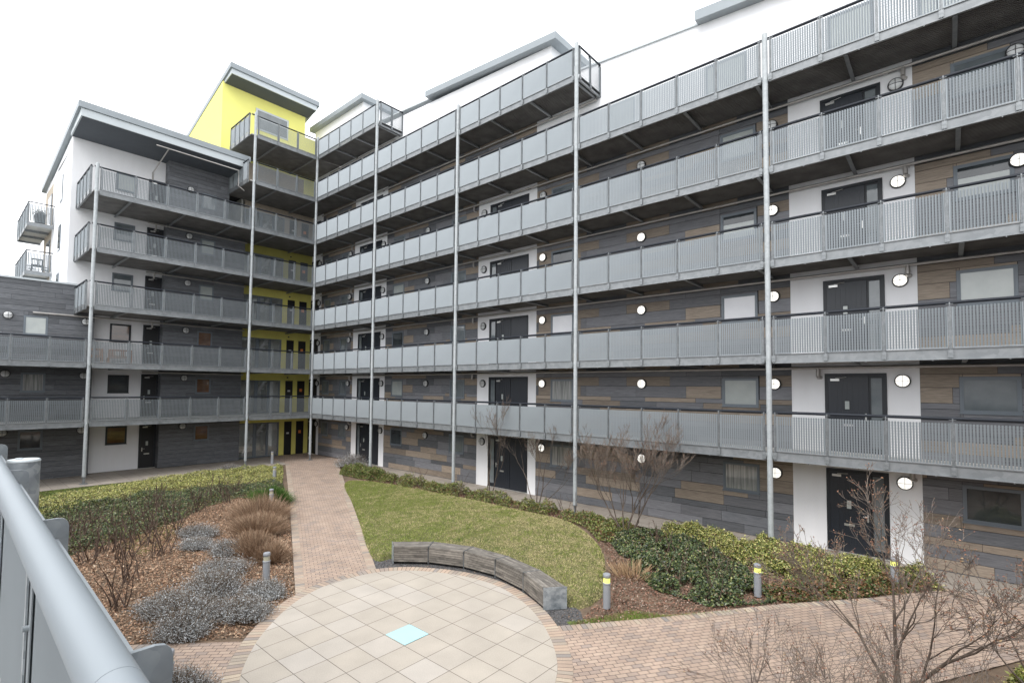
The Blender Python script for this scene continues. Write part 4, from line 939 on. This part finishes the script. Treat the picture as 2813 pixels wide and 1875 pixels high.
tuft(25.3,-4.3,.6,.5,.4,260,[(.42,.30,.18),(.33,.22,.13)],[1,1],'dry_shrub','pale straw coloured dry stalks in front of the ivy mound','shrub',None,w=.009)
# ------------------------------------------------------------------ bare trees and cut stems
def grow(mb,p,d,L,r,depth,rr,spread=.55,up=.12,segs=4,minr=.0022,nside=None,tips=None,kids=(2,4),shrink=.68):
    pts=[Vector(p)];rs=[r]; d=Vector(d).normalized(); q=Vector(p)
    for i in range(segs):
        d=(d+Vector((rr.gauss(0,.13),rr.gauss(0,.13),rr.gauss(0,.09)+up*.35))).normalized(); q=q+d*(L/segs); pts.append(q.copy()); rs.append(max(minr,r*(1-.55*(i+1)/segs)))
    mb[0 if depth>=3 else 1].tube(pts,rs,6 if r>.012 else (4 if r>.005 else 3),cap=False)
    if depth<=0:
        if tips is not None: tips.append(pts[-1].copy()); tips.append(pts[len(pts)//2].copy())
        return
    n=rr.randint(*kids)
    for j in range(n):
        t=rr.uniform(.35,1.0); k=min(segs-1,int(t*segs)); base=pts[k]+(pts[k+1]-pts[k])*(t*segs-k)
        dd=(pts[k+1]-pts[k]).normalized(); side=Vector((rr.gauss(0,1),rr.gauss(0,1),rr.gauss(0,.6))); side=(side-dd*side.dot(dd)).normalized()
        nd=(dd+side*rr.uniform(spread*.5,spread*1.3)+Vector((0,0,up))).normalized()
        grow(mb,base,nd,L*rr.uniform(shrink-.12,shrink+.12),max(minr,rs[k]*.62),depth-1,rr,spread,up,segs,minr,nside,tips,kids,shrink)
    grow(mb,pts[-1],d,L*shrink,max(minr,rs[-1]*.9),depth-1,rr,spread,up,segs,minr,nside,tips,kids,shrink)
def tree(name,label,base,stems,depth,seed,cat='tree',group=None,kids=(2,3),bud=.012,spread=.55,up=.1,shrink=.68,minr=.003,dark=False):
    r=thing(name,label,cat,base,0,group); rr=random.Random(seed); tr,cw=MB(),MB(); tips=[]
    for d,L,rad,off in stems: grow([tr,cw],(off[0],off[1],-.03),d,L,rad,depth,rr,spread,up,4,minr,None,tips,kids,shrink)
    if tr.v: tr.build('trunk',M['bark'],r,True)
    cw.build('stems' if dark else 'crown',M['stem'] if dark else M['twig'],r,True)
    if tips and bud:
        P=np.array([tuple(t) for t in tips]); V,F,C=leaves(P,bud*2.2,[(.30,.16,.10),(.22,.10,.07),(.34,.24,.14)],[2,2,1],.45,.2); cloudmesh('buds',V,F,C,M['dry'],parent=r,kind='stuff')
    return r
tree('bare_tree','bare many stemmed tree rising from the ivy in front of the long block',(23.68,-1.44,G),[((-.28,0,1),1.7,.032,(-.1,0)),((.05,.1,1),1.9,.036,(0,.05)),((.32,-.05,1),1.7,.030,(.08,0)),((-.05,-.2,1),1.6,.028,(0,-.08)),((-.65,.05,1),1.5,.026,(-.15,.02)),((.5,.05,1),1.5,.024,(.1,.06))],5,5,kids=(2,3),spread=.40,up=.2,shrink=.60,minr=.0034)
tree('bare_tree','slender bare tree before the middle white door panel',(16.0,.2,G),[((-.5,0,1),1.8,.028,(-.1,0)),((.25,0,1),1.8,.024,(.1,0)),((-.1,.0,1),1.7,.026,(0,0))],5,8,spread=.45,up=.15,shrink=.62,kids=(1,3),minr=.0038)
tree('bare_tree','bare tree between the middle white panel and the fourth column',(18.9,-.1,G),[((-.35,0,1),1.6,.026,(-.1,0)),((.3,0,1),1.7,.026,(.1,0)),((0,.1,1),1.5,.022,(0,0)),((.6,0,.9),1.4,.02,(.1,0))],5,12,spread=.48,up=.15,shrink=.62,kids=(1,3),minr=.0038)
def near(loc,stems,depth,seed,label,**k): return tree('bare_tree',label,loc,stems,depth,seed,**k)
near((30.95,-6.3,G),[((-.08,.05,1),1.5,.045,(0,0)),((.25,.05,1),1.4,.038,(.08,0)),((-.3,.0,.9),1.2,.03,(-.06,0))],5,21,'large bare tree close to the camera in front of the right door',kids=(2,3),spread=.62,up=.05,shrink=.63,bud=.016,minr=.0032)
near((32.7,-6.2,G),[((.05,0,1),1.3,.035,(0,0)),((-.3,.1,1),1.2,.03,(-.05,0))],5,23,'bare tree cut off by the right edge of the picture',kids=(1,3),spread=.6,up=.05,shrink=.64,bud=.016,minr=.0032)
for i,(x,y,sd,ln,lb) in enumerate([(29.6,-8.3,31,.68,'leftmost low bare twiggy shrub at the lower right'),(30.4,-8.0,32,.66,'low bare twiggy shrub left of the large near tree'),(31.2,-7.9,33,.70,'low bare twiggy shrub right under the large near tree'),(31.9,-7.4,34,.62,'low bare twiggy shrub nearest the lower right corner')]):
    st=[((rnd.uniform(-.9,.6),rnd.uniform(-.1,.8),1),ln*rnd.uniform(.8,1.1),.014,(rnd.uniform(-.25,.25),rnd.uniform(-.2,.2))) for _ in range(8)]
    tree('twiggy_shrub',lb,(x,y,G),st,3,sd,'shrub','bare twiggy shrubs in the lower right corner',kids=(1,3),spread=.65,up=.02,shrink=.70,bud=.015,minr=.003)
cut=[(11.6,-13.2,'at the left end behind the column top'),(13.2,-12.9,'second from the left behind the column top'),(14.3,-12.7,'on bare soil right of the ivy'),(14.6,-12.0,'standing alone by the moss patch'),(13.2,-11.9,'at the ivy edge above the moss'),(12.7,-11.2,'beside the moss at the ivy tip'),(16.4,-13.1,'near the handrail in open litter'),(17.9,-13.7,'nearest the handrail'),(9.4,-10.4,'in the middle of the ivy bank'),(8.7,-9.2,'towards the hedge in the ivy bank'),(7.9,-8.3,'close to the yellow green hedge'),(10.6,-12.0,'in the ivy left of the moss'),(7.6,-7.3,'farthest back, by the hedge corner'),(9.9,-11.3,'in the thick of the ivy bank'),
 (12.4,-12.3,'leaning out over the ivy front edge'),(11.6,-11.5,'at the ivy front above the litter'),(10.9,-10.6,'at the ivy front above the dry shrubs'),(10.0,-9.6,'behind the moss in the ivy front'),(9.0,-8.1,'above the big brown shrub in the ivy'),(8.2,-10.6,'tall, half way up the ivy bank'),(11.0,-13.4,'low at the left rim of the ivy'),(12.2,-13.5,'lowest left, just above the handrail'),(9.6,-12.6,'tall, left part of the ivy bank'),(13.9,-13.4,'on soil close above the handrail')]
for i,(x,y,d_) in enumerate(cut):
    st=[((rnd.uniform(-.55,.55),rnd.uniform(-.55,.55),1),rnd.uniform(.45,.85),.017,(rnd.uniform(-.3,.3),rnd.uniform(-.3,.3))) for _ in range(9)]
    tree('pruned_shrub',f'pruned bare rose stems {d_}',(x,y,G),st,1,60+i,'shrub','pruned rose bushes of the left bed',kids=(0,2),bud=0,shrink=.45,minr=.0075,up=.15,spread=.9,dark=True)
for i,(x,y,d_) in enumerate([(24.9,-1.9,'left of the ivy mound centre'),(25.7,-2.4,'in the ivy mound centre'),(26.6,-2.0,'at the top of the ivy mound'),(27.2,-3.4,'right side of the ivy mound'),(26.4,-4.0,'front of the ivy mound'),(27.4,-4.4,'lowest front of the ivy mound'),(12.5,-.8,'between lawn and second column'),(15.0,-.8,'beside the slender bare tree'),(20.6,-.5,'at the fourth column foot')]):
    st=[((rnd.uniform(-.5,.5),rnd.uniform(-.5,.5),1),rnd.uniform(.5,.85),.013,(rnd.uniform(-.3,.3),rnd.uniform(-.3,.3))) for _ in range(5)]
    tree('pruned_shrub',f'pruned bare stems {d_}',(x,y,G),st,1,90+i,'shrub','pruned stems of the right bed',kids=(0,2),bud=0,shrink=.45,minr=.006,up=.15,spread=.8,dark=True)
# ------------------------------------------------------------------ world, sun, camera
w=bpy.data.worlds.new('World'); sc.world=w; w.use_nodes=True; nt=w.node_tree
bg=nt.nodes['Background']; sky=nt.nodes.new('ShaderNodeTexSky'); sky.sky_type='NISHITA'; sky.sun_disc=False
EL,AZ=50,170
sky.sun_elevation=R(EL); sky.sun_rotation=R(AZ); sky.dust_density=3; sky.air_density=1
hs=nt.nodes.new('ShaderNodeHueSaturation'); hs.inputs['Saturation'].default_value=.12; nt.links.new(sky.outputs[0],hs.inputs['Color'])
mx=nt.nodes.new('ShaderNodeMixRGB'); mx.inputs[0].default_value=.75; mx.inputs[2].default_value=(19,19.4,20,1)   # even cloud layer
nt.links.new(hs.outputs[0],mx.inputs[1]); nt.links.new(mx.outputs[0],bg.inputs[0]); bg.inputs[1].default_value=.10
s=bpy.data.lights.new('sun','SUN'); s.energy=1.3; s.angle=R(25); s.color=(1,.97,.93); so=bpy.data.objects.new('sun',s); COL.objects.link(so)
dv=Vector((math.sin(R(AZ))*math.cos(R(EL)),math.cos(R(AZ))*math.cos(R(EL)),math.sin(R(EL)))); so.rotation_euler=dv.to_track_quat('Z','Y').to_euler()
cam=bpy.data.cameras.new('camera'); co=bpy.data.objects.new('camera',cam); COL.objects.link(co); sc.camera=co
cam.sensor_width=36; cam.lens=1383.4762/2813*36; cam.shift_y=(1006.0921-937.5)/2813; cam.clip_end=1500; cam.clip_start=.05
yaw,pit,rol=R(130.9729),R(2.4313),R(.5108)
Fv=Vector((math.cos(yaw)*math.cos(pit),math.sin(yaw)*math.cos(pit),math.sin(pit))); Rv=Vector((math.sin(yaw),-math.cos(yaw),0)); Uv=Rv.cross(Fv)
r2=Rv*math.cos(rol)+Uv*math.sin(rol); u2=-Rv*math.sin(rol)+Uv*math.cos(rol)
mt=Matrix(((r2.x,u2.x,-Fv.x,31.6679),(r2.y,u2.y,-Fv.y,-16.3957),(r2.z,u2.z,-Fv.z,4.7212),(0,0,0,1))); co.matrix_world=mt
sc.view_settings.view_transform='Standard'; sc.view_settings.look='None'; sc.view_settings.exposure=.48; sc.view_settings.gamma=1
sc.cycles.max_bounces=8; sc.cycles.diffuse_bounces=6; sc.cycles.transparent_max_bounces=12
